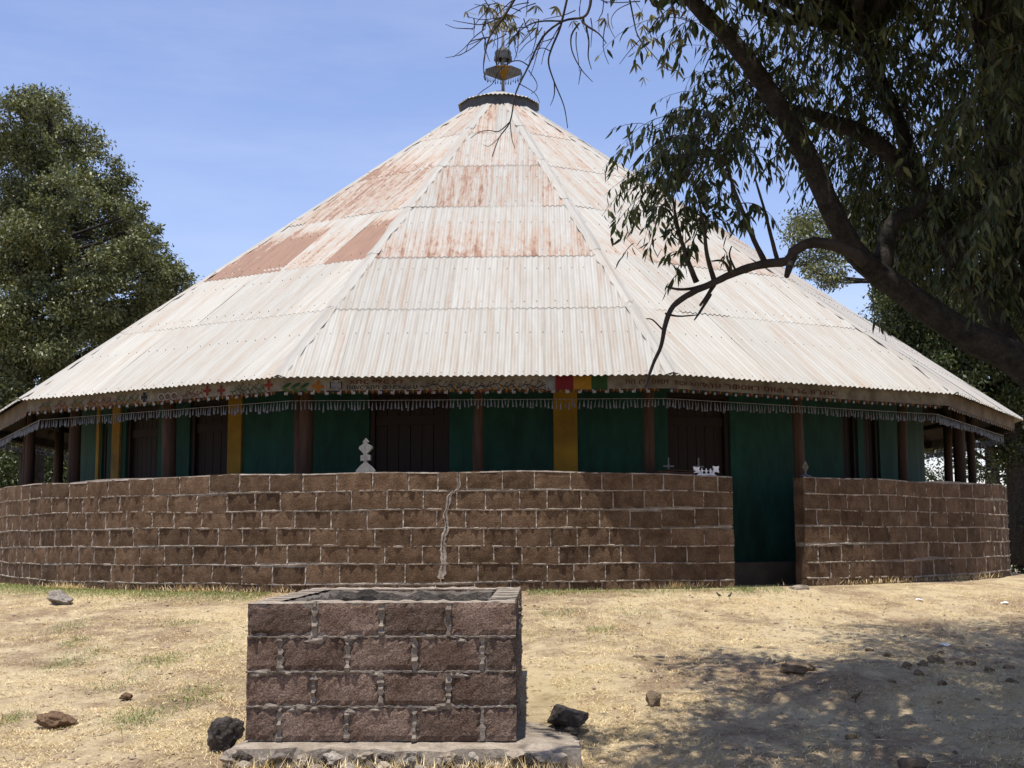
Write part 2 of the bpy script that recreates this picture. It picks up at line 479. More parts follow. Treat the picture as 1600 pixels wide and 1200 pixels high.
PITCHC = 0.076
RUST = {}   # (facet, course, column) -> rust level
def sheet(k, ci, ui, ncol):
    o, td, s, nn, n = facet(k)
    r = random.Random(k * 1000 + ci * 50 + ui + 5)
    W = 10 * PITCHC
    u0 = (ui - ncol / 2) * W; u1 = u0 + W
    v0 = VC[ci] - (.11 if ci else .0) - r.uniform(0, .012); v1 = VC[ci + 1]
    lift = .002 + r.uniform(0, .005) if ci else 0.006
    tilt = r.uniform(-.003, .003)
    ph = 0.0
    us = np.linspace(u0, u1, 61)
    mb = MB(); uv = []; rw = []
    prev = None
    wav = [r.uniform(-.002, .003)] + [r.uniform(-.004, .004) for _ in range(3)]
    for u in us:
        vm = LS * (1 - abs(u) / HW)
        top = min(v1, vm)
        if top - v0 < .01: prev = None; continue
        z = .0105 * math.cos(2 * PI * u / PITCHC + ph)
        cur = len(mb.v)
        for q, fr in enumerate((0, .06, .5, 1)):
            v = v0 + (top - v0) * fr
            fr2 = (v - v0) / (v1 - v0)
            h = z + lift * (1 - fr2) * (1.0 if fr2 > .001 else 1.0) + .010 + tilt * (u - u0) / W * (1 - fr2) + wav[q] * (.3 if q == 3 else 1)
            if q == 0: v += .006 * math.sin(u * 31 + k) + r.uniform(-.003, .003)
            p = o + td * u + s * v + nn * h
            mb.v.append(tuple(p)); uv.append((u + k * 7.3, v + ci * 3.1 + ui * 1.7))
            rw.append(1.0 - fr2)
        if prev is not None:
            for q in range(3):
                mb.f.append((prev + q, cur + q, cur + q + 1, prev + q + 1)); mb.mi.append(0)
        prev = cur
    if not mb.f: return
    mb.uv = uv
    me = mb.mesh('roof_sheet', M['roof'], smooth=True)
    a = me.attributes.new('rustw', 'FLOAT', 'POINT')
    kind = RUSTSHAPE.get((k, ci), 'flat')
    w = np.array(rw)
    if kind == 'low': w = np.clip(w * 1.25, 0, 1)
    elif kind == 'block': w = np.clip(w * 3.0, 0, 1)
    else: w = np.ones_like(w)
    a.data.foreach_set('value', w.astype(np.float32))
    o_ = link('roof_sheet', me, roof)
    o_['rust'] = float(rust_level(k, ci, ui, ncol, r)); o_['tone'] = float(r.uniform(.93, 1.05))

RUSTSHAPE = {(0, 2): 'low', (-1 % NS, 2): 'block', (-1 % NS, 3): 'flat', (0, 3): 'flat', (-1 % NS, 4): 'low', (1, 2): 'low'}
def rust_level(k, ci, ui, nc, r):
    kk = k if k <= 6 else k - NS
    if ci < 2: return r.uniform(-.05, .16)
    if kk == -1:
        if ci == 2: return (.7, 1.0, .40, .95, .45, .9)[ui % 6]
        return {3: r.uniform(.30, .55), 4: r.uniform(.35, .75), 5: .35}[ci]
    if kk == 0:
        c = ui / max(nc - 1, 1)
        if ci == 2: return (.44, .54, .46, .40, .47, .44)[min(ui, 5)]
        if ci == 3: return (.24, .44, .30, .42)[min(ui, 3)]
        if ci == 4: return .34
        return .12 + (.3 if ui == 0 else 0)
    if kk == 1: return {2: .38, 3: .24, 4: .26, 5: .42}[ci] + r.uniform(-.1, .1)
    return r.uniform(.1, .5)

NAILS = MB()
for k in (-2 % NS, -1 % NS, 0, 1, 2):
    o, td, s, nn, n = facet(k)
    for ci in range(6):
        for dv in (.05, 1.0):
            v = VC[ci] + dv; hw_ = HW * (1 - v / LS) - .1; u = -round(hw_ / PITCHC) * PITCHC
            while u < hw_:
                p = o + td * u + s * (v + rng.uniform(-.012, .012)) + nn * (.024 + .004)
                NAILS.tube([p - nn * .006, p + nn * .004], [.006, .004], 5)
                u += PITCHC * rng.choice((2, 2, 3))
_nails = NAILS.build('roof_nails', M['curb'], roof); _nails['kind'] = 'stuff'
for k in range(NS):
    for ci in range(6):
        wmax = 2 * HW * (1 - max(VC[ci] - .1, 0) / LS)
        ncol = max(1, math.ceil(wmax / (10 * PITCHC) - .02))
        for ui in range(ncol): sheet(k, ci, ui, ncol)

# hip flashings, in overlapping lengths
for k in range(NS):
    a = PHI + (k + .5) * 2 * PI / NS
    rad = Vector((math.sin(a), -math.cos(a), 0))
    c0 = Vector((CX, CY, HE)) + rad * RE; c1 = Vector((CX, CY, HC))
    d = (c1 - c0); L = d.length; d.normalize()
    _, tl, sl, nl, _ = facet(k); _, tr, sr, nr, _ = facet(k + 1)
    up = (nl + nr).normalized()
    v = .02; i = 0
    while v < L - .85:
        r = random.Random(k * 31 + i)
        ln = min(1.75 + r.uniform(-.1, .15), L - .8 - v)
        mb = MB(); uv = []
        n = 9
        for j in range(n):
            t = j / (n - 1); q = c0 + d * (v + ln * t)
            side_l = (-tl); side_r = tr
            wl = .075 + r.uniform(-.02, .02); wr = .075 + r.uniform(-.02, .02)
            # directions lying in each facet, square to the hip
            al = (-tl - d * (-tl).dot(d)).normalized(); ar = (tr - d * tr.dot(d)).normalized()
            h = .014 + .005 * (1 - t)
            for p in (q + al * wl + nl * (h + r.choice((-.004, 0, 0, .004, .014))), q + al * .03 + nl * (h + .008), q + up * (h + .016), q + ar * .03 + nr * (h + .008), q + ar * wr + nr * (h + r.choice((-.004, 0, 0, .004, .014)))):
                mb.v.append(tuple(p)); uv.append((k * 3.3 + i, v + ln * t))
        for j in range(n - 1):
            for s_ in range(4):
                b_ = j * 5 + s_
                mb.f.append((b_, b_ + 1, b_ + 6, b_ + 5)); mb.mi.append(0)
        mb.uv = [(x_ + (ii % 5) * .06, y_) for ii, (x_, y_) in enumerate(uv)]
        o_ = mb.build('hip_cap', M['roof'], roof); o_['rust'] = r.uniform(-.2, .15); o_['tone'] = r.uniform(.90, .99)
        me = o_.data; aa = me.attributes.new('rustw', 'FLOAT', 'POINT'); aa.data.foreach_set('value', np.ones(len(me.vertices), np.float32))
        if v + ln >= L - .81: break
        v += ln - .08; i += 1

# rafters seen under the eave
for k in range(24):
    a = PHI + k * 2 * PI / 24
    rad = Vector((math.sin(a), -math.cos(a), 0))
    rr = RE * (1 if k % 2 else math.cos(PI / NS)) - .3
    z0 = HC - (HC - HE) * (rr / (RE if k % 2 else AP)) - .19
    rr2 = 5.4; z2 = HC - (HC - HE) * (rr2 / (RE if k % 2 else AP)) - .19
    mb = MB(); mb.tube([Vector((CX, CY, z0)) + rad * rr, Vector((CX, CY, z2)) + rad * rr2], [.045, .055], 7)
    mb.build('rafter', M['timber'], roof, True)
# a round wall plate of poles on top of the posts
for k in range(24):
    a0 = PHI + k * 2 * PI / 24; a1 = a0 + 2 * PI / 24
    mb = MB(); rp_ = 7.72
    mb.tube([(CX + rp_ * math.sin(a0), CY - rp_ * math.cos(a0), 2.50), (CX + rp_ * math.sin(a1), CY - rp_ * math.cos(a1), 2.50)], [.05, .045], 7)
    mb.build('wall_plate_pole', M['timber'], church, True)

# cap on the apex --------------------------------------------------
def ring_pt(r, a, z): return Vector((CX + r * math.sin(a), CY - r * math.cos(a), z))
ZC = 8.235
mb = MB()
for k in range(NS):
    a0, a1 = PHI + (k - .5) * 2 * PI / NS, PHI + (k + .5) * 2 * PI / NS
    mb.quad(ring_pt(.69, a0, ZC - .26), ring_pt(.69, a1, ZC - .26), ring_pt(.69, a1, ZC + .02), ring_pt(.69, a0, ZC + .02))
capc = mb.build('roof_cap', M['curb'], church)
for k in range(NS):
    mb = MB(); uv = []
    a0, a1 = PHI + (k - .5) * 2 * PI / NS, PHI + (k + .5) * 2 * PI / NS
    p0, p1, tp = ring_pt(.745, a0, ZC + .005), ring_pt(.745, a1, ZC + .005), ring_pt(.02, (a0 + a1) / 2, ZC + .30)
    nseg = 30
    for j in range(nseg + 1):
        t = j / nseg
        b_ = p0.lerp(p1, t); tt = ring_pt(.05, a0 + (a1 - a0) * t, ZC + .30)
        h = .009 * math.cos(2 * PI * t * 5)
        mb.v += [tuple(b_ + Vector((0, 0, h))), tuple(tt + Vector((0, 0, h * .15)))]; uv += [(t * .4 + k, 0), (t * .4 + k, .7)]
    for j in range(nseg): mb.f.append((2 * j, 2 * j + 2, 2 * j + 3, 2 * j + 1)); mb.mi.append(0)
    mb.uv = uv
    o_ = mb.build('cap_sheet', M['roof'], capc, True); o_['rust'] = -.3; o_['tone'] = 1.0
    aa = o_.data.attributes.new('rustw', 'FLOAT', 'POINT'); aa.data.foreach_set('value', np.ones(len(o_.data.vertices), np.float32))

# finial -----------------------------------------------------------
px1 = CY / FPX * 1.0
Zp = lambda y: at(786, y, CY).z
fz = MB(); fx, fy = at(786, 120, CY).x, CY
fz.tube([(fx, fy, ZC + .2), (fx, fy, Zp(72)), (fx, fy, Zp(5))], [.030, .026, .018], 10)
fin = fz.build('finial', M['steel'], church, True)
zr = Zp(113); za = Zp(127)
for k in range(8):
    mb = MB(); a0, a1 = (k - .5) * PI / 4 + .05, (k + .5) * PI / 4 + .05
    A = Vector((fx, fy, za)); B = Vector((fx + .345 * math.sin(a0), fy - .345 * math.cos(a0), zr)); C_ = Vector((fx + .345 * math.sin(a1), fy - .345 * math.cos(a1), zr))
    mb.poly([A, C_, B]); up_ = Vector((0, 0, .012)); mb.poly([A + up_, B + up_, C_ + up_]); mb.quad(B, C_, C_ + up_, B + up_)
    mb.build('dish_panel', M['p_y'] if k == 0 else (M['p_gr'] if k in (1, 4) else M['curb']), fin)
mb = MB()
for k in range(44):
    a = k * 2 * PI / 44; c = Vector((fx + .34 * math.sin(a), fy - .34 * math.cos(a), zr - .005))
    ln = rng.uniform(.06, .12)
    mb.tube([c, c - Vector((0, 0, ln * .45)), c - Vector((rng.uniform(-.008, .008), 0, ln))], [.003, .006, .011], 5)
mb.build('dish_pendants', M['curb'], fin)
fin.children[-1]['kind'] = 'stuff'
mb = MB(); zc = Zp(98); zt = Zp(80)
for k in range(6):   # little drum crown on legs
    a = k * PI / 3 + .3
    mb.tube([(fx + .11 * math.sin(a), fy - .11 * math.cos(a), zc - .03), (fx + .13 * math.sin(a), fy - .13 * math.cos(a), zc + .06)], [.016, .016], 6)
mb.lathe([(.02, zt - zc + .09), (.07, zt - zc + .05), (.14, zt - zc - .005), (.15, zt - zc - .03), (.145, .055), (.12, .055), (.10, zt - zc - .03), (.02, zt - zc)], (fx, fy, zc), 12)
for k in range(12):
    a = k * PI / 6
    mb.tube([(fx + .15 * math.sin(a), fy - .15 * math.cos(a), zc + .12), (fx + .155 * math.sin(a), fy - .155 * math.cos(a), zc + .03)], [.006, .014], 5)
mb.build('crown_ring', M['curb'], fin)
mb = MB()
def cv(a, b, t): return Vector((fx + a, fy - .012 + t, Zp(40) + b))
def cross_ring(c, r, w):
    for j in range(12):
        a0, a1 = j * PI / 6, (j + 1) * PI / 6
        mb.prism([(c[0] + r * math.cos(a0), c[1] + r * math.sin(a0)), (c[0] + r * math.cos(a1), c[1] + r * math.sin(a1)), (c[0] + (r + w) * math.cos(a1), c[1] + (r + w) * math.sin(a1)), (c[0] + (r + w) * math.cos(a0), c[1] + (r + w) * math.sin(a0))], .02, cv)
cross_ring((0, .02), .10, .025); cross_ring((0, .02), .045, .02)
for dx, dy in ((0, 1), (1, 0), (-1, 0), (.72, .72), (-.72, .72), (.72, -.72), (-.72, -.72)):
    nx_, ny_ = -dy, dx
    pts = [(dx * .11 - nx_ * .015, .02 + dy * .11 - ny_ * .015), (dx * .11 + nx_ * .015, .02 + dy * .11 + ny_ * .015), (dx * .21 + nx_ * .055, .02 + dy * .21 + ny_ * .055), (dx * .25, .02 + dy * .25), (dx * .21 - nx_ * .055, .02 + dy * .21 - ny_ * .055)]
    mb.prism(pts, .02, cv)
mb.build('roof_cross', M['tindark'], fin)

# eave trim ----------------------------------------------------------
def fas(k):
    """local frame on the fascia of facet k: s from the left corner, z below the eave, d proud"""
    a = PHI + k * 2 * PI / NS
    n = Vector((math.sin(a), -math.cos(a), 0)); td = Vector((math.cos(a), math.sin(a), 0))
    ap = AP - .12; hw = ap * math.tan(PI / NS)
    o = Vector((CX, CY, HE)) + n * ap - td * hw
    return (lambda s, z, d=0.0: o + td * s + Vector((0, 0, -z)) + n * d), 2 * hw
FZ0, FZ1 = -.05, .128
KV = [(-3 % NS), (-2 % NS), (-1 % NS), 0, 1, 2, 3]
boards = {}
for k in range(NS):
    fn, Lf = fas(k)
    mb = MB()
    pts = [(0, FZ0), (Lf, FZ0), (Lf, FZ1), (0, FZ1)]
    mb.prism(pts, .022, lambda a, b, t, fn=fn: fn(a, b, -t))
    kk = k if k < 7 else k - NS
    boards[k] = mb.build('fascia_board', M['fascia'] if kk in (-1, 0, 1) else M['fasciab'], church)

PM = [M['p_w'], M['p_r'], M['p_y'], M['p_g'], M['p_d'], M['p_o'], M['p_br'], M['p_lg'], M['p_cr'], M['p_gr'], M['p_bl']]
def clover(c, r):
    return [(c[0] + r * (0.62 + .38 * abs(math.cos(2 * a))) * math.cos(a + PI / 4), c[1] + r * (0.62 + .38 * abs(math.cos(2 * a))) * math.sin(a + PI / 4)) for a in [i * PI / 8 for i in range(16)]]
for k in KV:
    fn, Lf = fas(k)
    mb = MB(); per = .150; npd = int(Lf / per)
    seq = [('c', 0), ('t', 0), ('t', 4), ('h', 6), ('t', 2), ('t', 3), ('h', 1)]
    if k in (1, 2, 3): seq = [('c', 0), ('t', 4), ('t', 10), ('h', 1), ('t', 2), ('t', 3), ('h', 4)]
    for i in range(npd):
        sq = list(seq)
        if i % 2: sq[0], sq[1] = sq[1], sq[0]
        for j, (sh, mi) in enumerate(sq):
            s = (i + (j + .5) / 7) * per + .02; w = .0105 + rng.uniform(0, .002)
            if sh == 'c': pts = clover((s, FZ1 + .028 + rng.uniform(-.003, .005)), .020)
            elif sh == 't': pts = [(s - w, FZ1 - .005), (s + w, FZ1 - .005), (s + rng.uniform(-.003, .003), FZ1 + (.055 if mi == 0 else .042) + rng.uniform(-.006, .006))]
            else: pts = [(s - w, FZ1 - .005), (s + w, FZ1 - .005), (s + w * .9, FZ1 + .022), (s, FZ1 + .038), (s - w * .9, FZ1 + .022)]
            mb.prism(pts, .005, lambda a, b, t, fn=fn: fn(a, b, -.004 - t), mi)
    tag(mb.build('pendant_trim', PM, church), kind='stuff')
    # hanging tin cones on a wire set back from the fascia
    mb = MB(); s = .03
    n_ = 0
    while s < Lf - .1:
        c = fn(s + .05, .228 + rng.uniform(-.012, .012) + .012 * math.sin(s * 2.2), -.16); ln = .092 + rng.uniform(-.012, .016); rr = .0115 + rng.uniform(-.003, .003)
        tip = c - Vector((rng.uniform(-.012, .012), rng.uniform(-.01, .01), ln))
        mb.tube([c, tip], [.002, rr], 6, cap=False)
        s += .040 + rng.uniform(-.009, .012)
    mb.tube([fn(.02, .225, -.16), fn(Lf - .02, .225, -.16)], [.004, .004], 4)
    tag(mb.build('tin_cone_fringe', M['tin'], church), kind='stuff')

# painted motifs on the fascia boards
def stroke(mb, fn, pts, w, mi, d=.004):
    for (a, b), (c, e) in zip(pts[:-1], pts[1:]):
        dx, dy = c - a, e - b; l = math.hypot(dx, dy) or 1e-6; nx_, ny_ = -dy / l * w / 2, dx / l * w / 2
        mb.poly([fn(a - nx_, b - ny_, d), fn(c - nx_, e - ny_, d), fn(c + nx_, e + ny_, d), fn(a + nx_, b + ny_, d)], mi)
def ellipse(mb, fn, c, rx, ry, ang, mi, d=.005, n=10):
    ca, sa = math.cos(ang), math.sin(ang)
    mb.poly([fn(c[0] + ca * rx * math.cos(t) - sa * ry * math.sin(t), c[1] + sa * rx * math.cos(t) + ca * ry * math.sin(t), d) for t in [2 * PI * i / n for i in range(n)]], mi)
def flower(mb, fn, c, r, mi):
    for q in range(4): ellipse(mb, fn, (c[0] + math.cos(q * PI / 2) * r * .55, c[1] + math.sin(q * PI / 2) * r * .55), r * .5, r * .3, q * PI / 2, mi, .005 + q * .0004)
def sprig(mb, fn, s0, s1, z, mi, amp=.03, fruit=None, w=.006):
    n = 12; pts = [(s0 + (s1 - s0) * i / n, z + amp * .4 * math.sin(i * .9)) for i in range(n + 1)]
    stroke(mb, fn, pts, w, mi)
    for i in range(1, n):
        sg = 1 if i % 2 else -1; ln = amp * rng.uniform(.8, 1.4)
        e = (pts[i][0] + ln * .8, pts[i][1] + sg * ln)
        stroke(mb, fn, [pts[i], e, (e[0] + ln * .5, e[1] + sg * ln * .15)], w * .8, mi, .0045)
        stroke(mb, fn, [e, (e[0] - ln * .2, e[1] + sg * ln * .45)], w * .7, mi, .0048)
        if fruit and i % 2: ellipse(mb, fn, (e[0] + ln * .3, e[1] - sg * .012), .016, .012, rng.uniform(0, 3), fruit, .0055)
fn0, LF = fas(0)
def spx(px, k=0):
    lo, hi = -1.0, LF + 1; f_ = fas(k)[0]
    for _ in range(40):
        mid = (lo + hi) / 2
        if pix(f_(mid, .1))[0] < px: lo = mid
        else: hi = mid
    return lo
def motif(name, k, fnc):
    mb = MB(); fnc(mb, fas(k)[0]); mb.build(name, PM, boards[k])
def pcross(mb, fn, s, z0, arms, outer, inner):
    for d_, e_, mi in ((.005, 1.25, outer), (.0065, 1.0, inner)):
        for j, (a_, b_) in enumerate(arms):
            nx_, ny_ = -b_, a_; d2 = d_ + j * .0002
            mb.poly([fn(s + nx_ * .010 * e_, z0 + ny_ * .010 * e_, d2), fn(s - nx_ * .010 * e_, z0 - ny_ * .010 * e_, d2), fn(s + (a_ * .055 - nx_ * .034) * e_, z0 + (b_ * .060 - ny_ * .034) * e_, d2), fn(s + (a_ * .055 + nx_ * .034) * e_, z0 + (b_ * .060 + ny_ * .034) * e_, d2)], mi)
for i, px in enumerate((448, 462, 476)):
    s = spx(px)
    motif('painted_leaf', 0, lambda mb, fn: ellipse(mb, fn, (s, .070), .060, .020, -.5, 3, .005))
    motif('painted_leaf', 0, lambda mb, fn: ellipse(mb, fn, (s - .01, .116), .060, .018, .5, 7, .0056))
motif('painted_flower', 0, lambda mb, fn: flower(mb, fn, (spx(497), .085), .070, 5))
motif('painted_cross', 0, lambda mb, fn: pcross(mb, fn, spx(525), .07, ((0, 1), (1, 0), (-1, 0), (0, -1)), 4, 9))
for q in range(4):
    s = spx(656 + q * 48)
    motif('painted_branch', 0, lambda mb, fn: sprig(mb, fn, s, s + .38, .080 + .012 * (q % 2), 4, .042, 5 if q % 2 else 2, .009))
for a_, b_, mi in ((868, 896, 8), (896, 924, 2), (924, 949, 3)):
    motif('painted_stripe', 0, lambda mb, fn: mb.poly([fn(spx(a_), -.02, .005), fn(spx(b_), -.02, .005), fn(spx(b_), .135, .005), fn(spx(a_), .135, .005)], mi))
motif('grey_patch', 0, lambda mb, fn: mb.poly([fn(spx(853), -.02, .0055), fn(spx(866), -.02, .0055), fn(spx(866), .145, .0055), fn(spx(853), .145, .0055)], 9))
km = -1 % NS
sx = lambda px: spx(px, km)
motif('painted_cross', km, lambda mb, fn: pcross(mb, fn, sx(226), .07, ((0, 1), (0, -1), (1, 0), (-1, 0)), 0, 4))
for c, mi in ((252, 4), (262, 6), (272, 6)):
    def scroll(mb, fn):
        stroke(mb, fn, [(sx(c) + .05 * math.cos(t), .08 + .04 * math.sin(t)) for t in [i * .7 for i in range(10)]], .012, 0)
        stroke(mb, fn, [(sx(c) + .05 * math.cos(t) * (1 - t / 9), .08 + .04 * math.sin(t) * (1 - t / 9)) for t in [i * .7 for i in range(10)]], .010, mi, .0045)
    motif('painted_scroll', km, scroll)
for a_, b_, mi in ((283, 318, 6), (360, 390, 3), (388, 413, 3)): motif('painted_branch', km, lambda mb, fn: sprig(mb, fn, sx(a_), sx(b_), .08, mi, .040, None, .009))
for px, z in ((324, .055), (346, .065), (420, .05)): motif('painted_flower', km, lambda mb, fn: flower(mb, fn, (sx(px), z), .062, 1))
for c in (60, 85, 110, 135, 155, 178, 198): motif('painted_branch', km, lambda mb, fn: sprig(mb, fn, sx(c), sx(c + 18), .08, 6 if c % 2 else 3, .035, 5, .008))

def lettering(txt, k, s_mid, z, height, width, mt, name, d=.006):
    cu = bpy.data.curves.new(name, 'FONT'); cu.body = txt; cu.size = 1.0; cu.resolution_u = 2; cu.offset = .012
    tmp = bpy.data.objects.new(name, cu); COL.objects.link(tmp)
    bpy.context.view_layer.update()
    dg = bpy.context.evaluated_depsgraph_get(); me = bpy.data.meshes.new_from_object(tmp.evaluated_get(dg))
    bpy.data.objects.remove(tmp)
    if not len(me.vertices): return
    co = np.empty(len(me.vertices) * 3); me.vertices.foreach_get('co', co); co = co.reshape(-1, 3)
    x0, x1 = co[:, 0].min(), co[:, 0].max(); y0, y1 = co[:, 1].min(), co[:, 1].max()
    fn, _ = fas(k)
    for i, vtx in enumerate(me.vertices):
        s = s_mid + ((co[i, 0] - x0) / (x1 - x0) - .5) * width; zz = z - ((co[i, 1] - y0) / (y1 - y0) - .5) * height
        vtx.co = fn(s, zz, d)
    me.materials.clear(); me.materials.append(mt); me.update()
    link(name, me, boards[k])
wid = lambda a, b, k: spx(b, k) - spx(a, k)
lettering('አበር ማር ያን', 0, spx(588), .035, .052, wid(547, 632, 0), M['p_br'], 'painted_lettering')
lettering('በወ/ር አበባ ወንድአፈራሁ', 0, spx(598), .098, .050, wid(543, 655, 0), M['p_d'], 'painted_lettering')
lettering('በበ (ገ) ዐየዐየ', 0, spx(1012), .06, .06, wid(978, 1046, 0), M['p_br'], 'painted_lettering')
lettering('ፐርዘ አበበ', 1, spx(1076, 1), .065, .05, wid(1054, 1100, 1), M['p_br'], 'painted_lettering')
lettering('አነሀ ገወዐዘገ ዐዘሐ ገገሬ ዘገብር', 1, spx(1205, 1), .07, .062, wid(1104, 1310, 1), M['p_br'], 'painted_lettering')

# drum wall ------------------------------------------------------------
def ang_for_px(px, r, z=1.5, cx=CX, cy=CY, rf=None):
    lo, hi = -1.17, 1.17
    for _ in range(26):
        mid = (lo + hi) / 2
        if rf: r = rf(mid)
        if pix((cx + r * math.sin(mid), cy - r * math.cos(mid), z))[0] < px: lo = mid
        else: hi = mid
    return lo
RI = 7.02
PL = .27
A_ = lambda px: ang_for_px(px, RI)
openings = [('door', A_(195), A_(246), PL, 2.35), ('door', A_(295), A_(356), PL, 2.35), ('door', A_(576), A_(702), PL, 2.35), ('door', A_(1044), A_(1142), PL, 2.35),
            ('window', A_(158), A_(166), .9, 2.2), ('window', A_(1317), A_(1342), .9, 2.25), ('window', A_(1351), A_(1376), .9, 2.25)]
openings.sort(key=lambda q: q[1])
ZT = 3.15
mb = MB()
def arc(mb, a0, a1, z0, z1, ro, ri, mi=0):
    n = max(1, int(abs(a1 - a0) / .06) + 1)
    P = lambda r, a, z: (CX + r * math.sin(a), CY - r * math.cos(a), z)
    for i in range(n):
        b0, b1 = a0 + (a1 - a0) * i / n, a0 + (a1 - a0) * (i + 1) / n
        mb.quad(P(ro, b0, z0), P(ro, b1, z0), P(ro, b1, z1), P(ro, b0, z1), mi)
        mb.quad(P(ri, b1, z0), P(ri, b0, z0), P(ri, b0, z1), P(ri, b1, z1), mi)
        mb.quad(P(ro, b0, z1), P(ro, b1, z1), P(ri, b1, z1), P(ri, b0, z1), mi)
        mb.quad(P(ri, b0, z0), P(ri, b1, z0), P(ro, b1, z0), P(ro, b0, z0), mi)
    mb.quad(P(ro, a0, z0), P(ro, a0, z1), P(ri, a0, z1), P(ri, a0, z0), mi)
    mb.quad(P(ro, a1, z0), P(ri, a1, z0), P(ri, a1, z1), P(ro, a1, z1), mi)
prev = -PI
for nm, a0, a1, z0, z1 in openings:
    arc(mb, prev, a0, PL, ZT, RI, RI - .3)
    if z0 > PL: arc(mb, a0, a1, PL, z0, RI, RI - .3)
    arc(mb, a0, a1, z1, ZT, RI, RI - .3)
    prev = a1
arc(mb, prev, PI, PL, ZT, RI, RI - .3)
drum = mb.build('wall', M['green'], church)
for px0, px1_ in ((176, 188), (357, 378), (865, 902)):
    mb = MB(); arc(mb, A_(px0), A_(px1_), PL, ZT - .02, RI + .03, RI - .01); mb.build('yellow_pilaster', M['yellow'], church)
mb = MB(); arc(mb, A_(150) + .004, A_(150) + .02, PL, ZT - .02, RI + .025, RI - .01); mb.build('yellow_pilaster', M['yellow'], church)
mb = MB(); arc(mb, -PI, PI, -.3, PL, RI + .28, RI - .4); mb.build('plinth', M['plinth'], church)
for nm, a0, a1, z0, z1 in openings:
    P = lambda r, a, z: Vector((CX + r * math.sin(a), CY - r * math.cos(a), z))
    am = (a0 + a1) / 2; td = Vector((math.cos(am), math.sin(am), 0)); nn_ = Vector((math.sin(am), -math.cos(am), 0))
    hw = (RI - .06) * math.sin((a1 - a0) / 2) - .005; c = P((RI - .06) * math.cos((a1 - a0) / 2) - .02, am, (z0 + z1) / 2)
    Mx = Matrix((td, -nn_, Vector((0, 0, 1)))).transposed()
    mb = MB(); t_ = .055
    for sx_ in (-1, 1): mb.box(c + td * sx_ * (hw - t_ / 2), t_, .1, z1 - z0 - .002, Mx)
    mb.box(c + Vector((0, 0, (z1 - z0) / 2 - t_ / 2 - .002)), 2 * hw - 2 * t_ - .002, .098, t_, Mx)
    d_ = mb.build(nm, M['door'], church)
    npl = 6 if hw > .35 else (4 if hw > .2 else 2)
    wpl = (2 * hw - 2 * t_) / npl
    for i in range(npl):
        q = c + td * (-hw + t_ + (i + .5) * wpl) - nn_ * .02; mb = MB()
        mb.box(q - Vector((0, 0, t_ / 2)), wpl - .008, .035 + rng.uniform(-.006, .006), z1 - z0 - t_ - .01, Mx)
        mb.build('plank', M['door'], d_)
    if hw > .25:
        for zz in (z0 + .35, (z0 + z1) / 2, z1 - .35):
            mb = MB(); mb.box(Vector((c.x, c.y, zz)) + nn_ * .012, 2 * hw - 2 * t_ - .02, .02, .11, Mx); mb.build('rail', M['door'], d_)

# veranda posts, standing just inside the enclosure wall
RP = 7.72
for k in range(24):
    a = PHI + (k + .5 - .5) * 2 * PI / 24
    r = random.Random(k + 40)
    p0 = Vector((CX + RP * math.sin(a), CY - RP * math.cos(a), -.1)); p1 = Vector((CX + RP * math.sin(a), CY - RP * math.cos(a), 2.62))
    side = Vector((math.cos(a), math.sin(a), 0)); pts = []; rad = []
    b_ = r.uniform(-.05, .05); l_ = r.uniform(-.03, .03); r0 = r.uniform(.065, .095)
    for j in range(9):
        t = j / 8; pts.append(p0.lerp(p1, t) + side * (b_ * math.sin(t * PI) + l_ * t)); rad.append(r0 * (1.08 - .22 * t) * (1 + r.uniform(-.05, .05)))
    mb = MB(); mb.tube(pts, rad, 10, rough=.04)
    if k in (23, 1): 
        pass
    mb.build('post', M['post'], church, True)
a = PHI - 2 * PI / 24
mb = MB(); q = Vector((CX + (RP - .02) * math.sin(a), CY - (RP - .02) * math.cos(a), 0)) + Vector((math.cos(a), math.sin(a), 0)) * -.14
mb.tube([q + Vector((0, 0, -.1)), q + Vector((.03, 0, 1.2)), q + Vector((.015, 0, 2.62))], [.07, .065, .055], 9, rough=.05); mb.build('post', M['post'], church, True)

# ---------------------------------------------------------------- enclosure walls
def sstep(x, a, b):
    t = min(max((x - a) / (b - a), 0), 1); return t * t * (3 - 2 * t)
def wall_r(a):
    return WR - .10 * sstep(-a, .85, 1.15) - .15 * sstep(a, -.12, .28) - .10 + .25 * sstep(a, -.95, -.55) * (1 - sstep(a, -.18, .22)) + .27 * sstep(a, .75, 1.05) + .012 * math.sin(9 * a + 2) + .006 * math.sin(23 * a)
def wall_p(a, d=0.0, z=0.0):
    r = wall_r(a) + d
    return Vector((WCX + r * math.sin(a), WCY - r * math.cos(a), z))
def wz(a, c): return .013 * math.sin(5 * a + c * 1.3) + .009 * math.sin(13 * a + c * 2.1) + .006 * math.sin(31 * a + c)
BL, BH, TH, CH = .372, .187, .18, .2005
Z0 = WH - 7 * CH

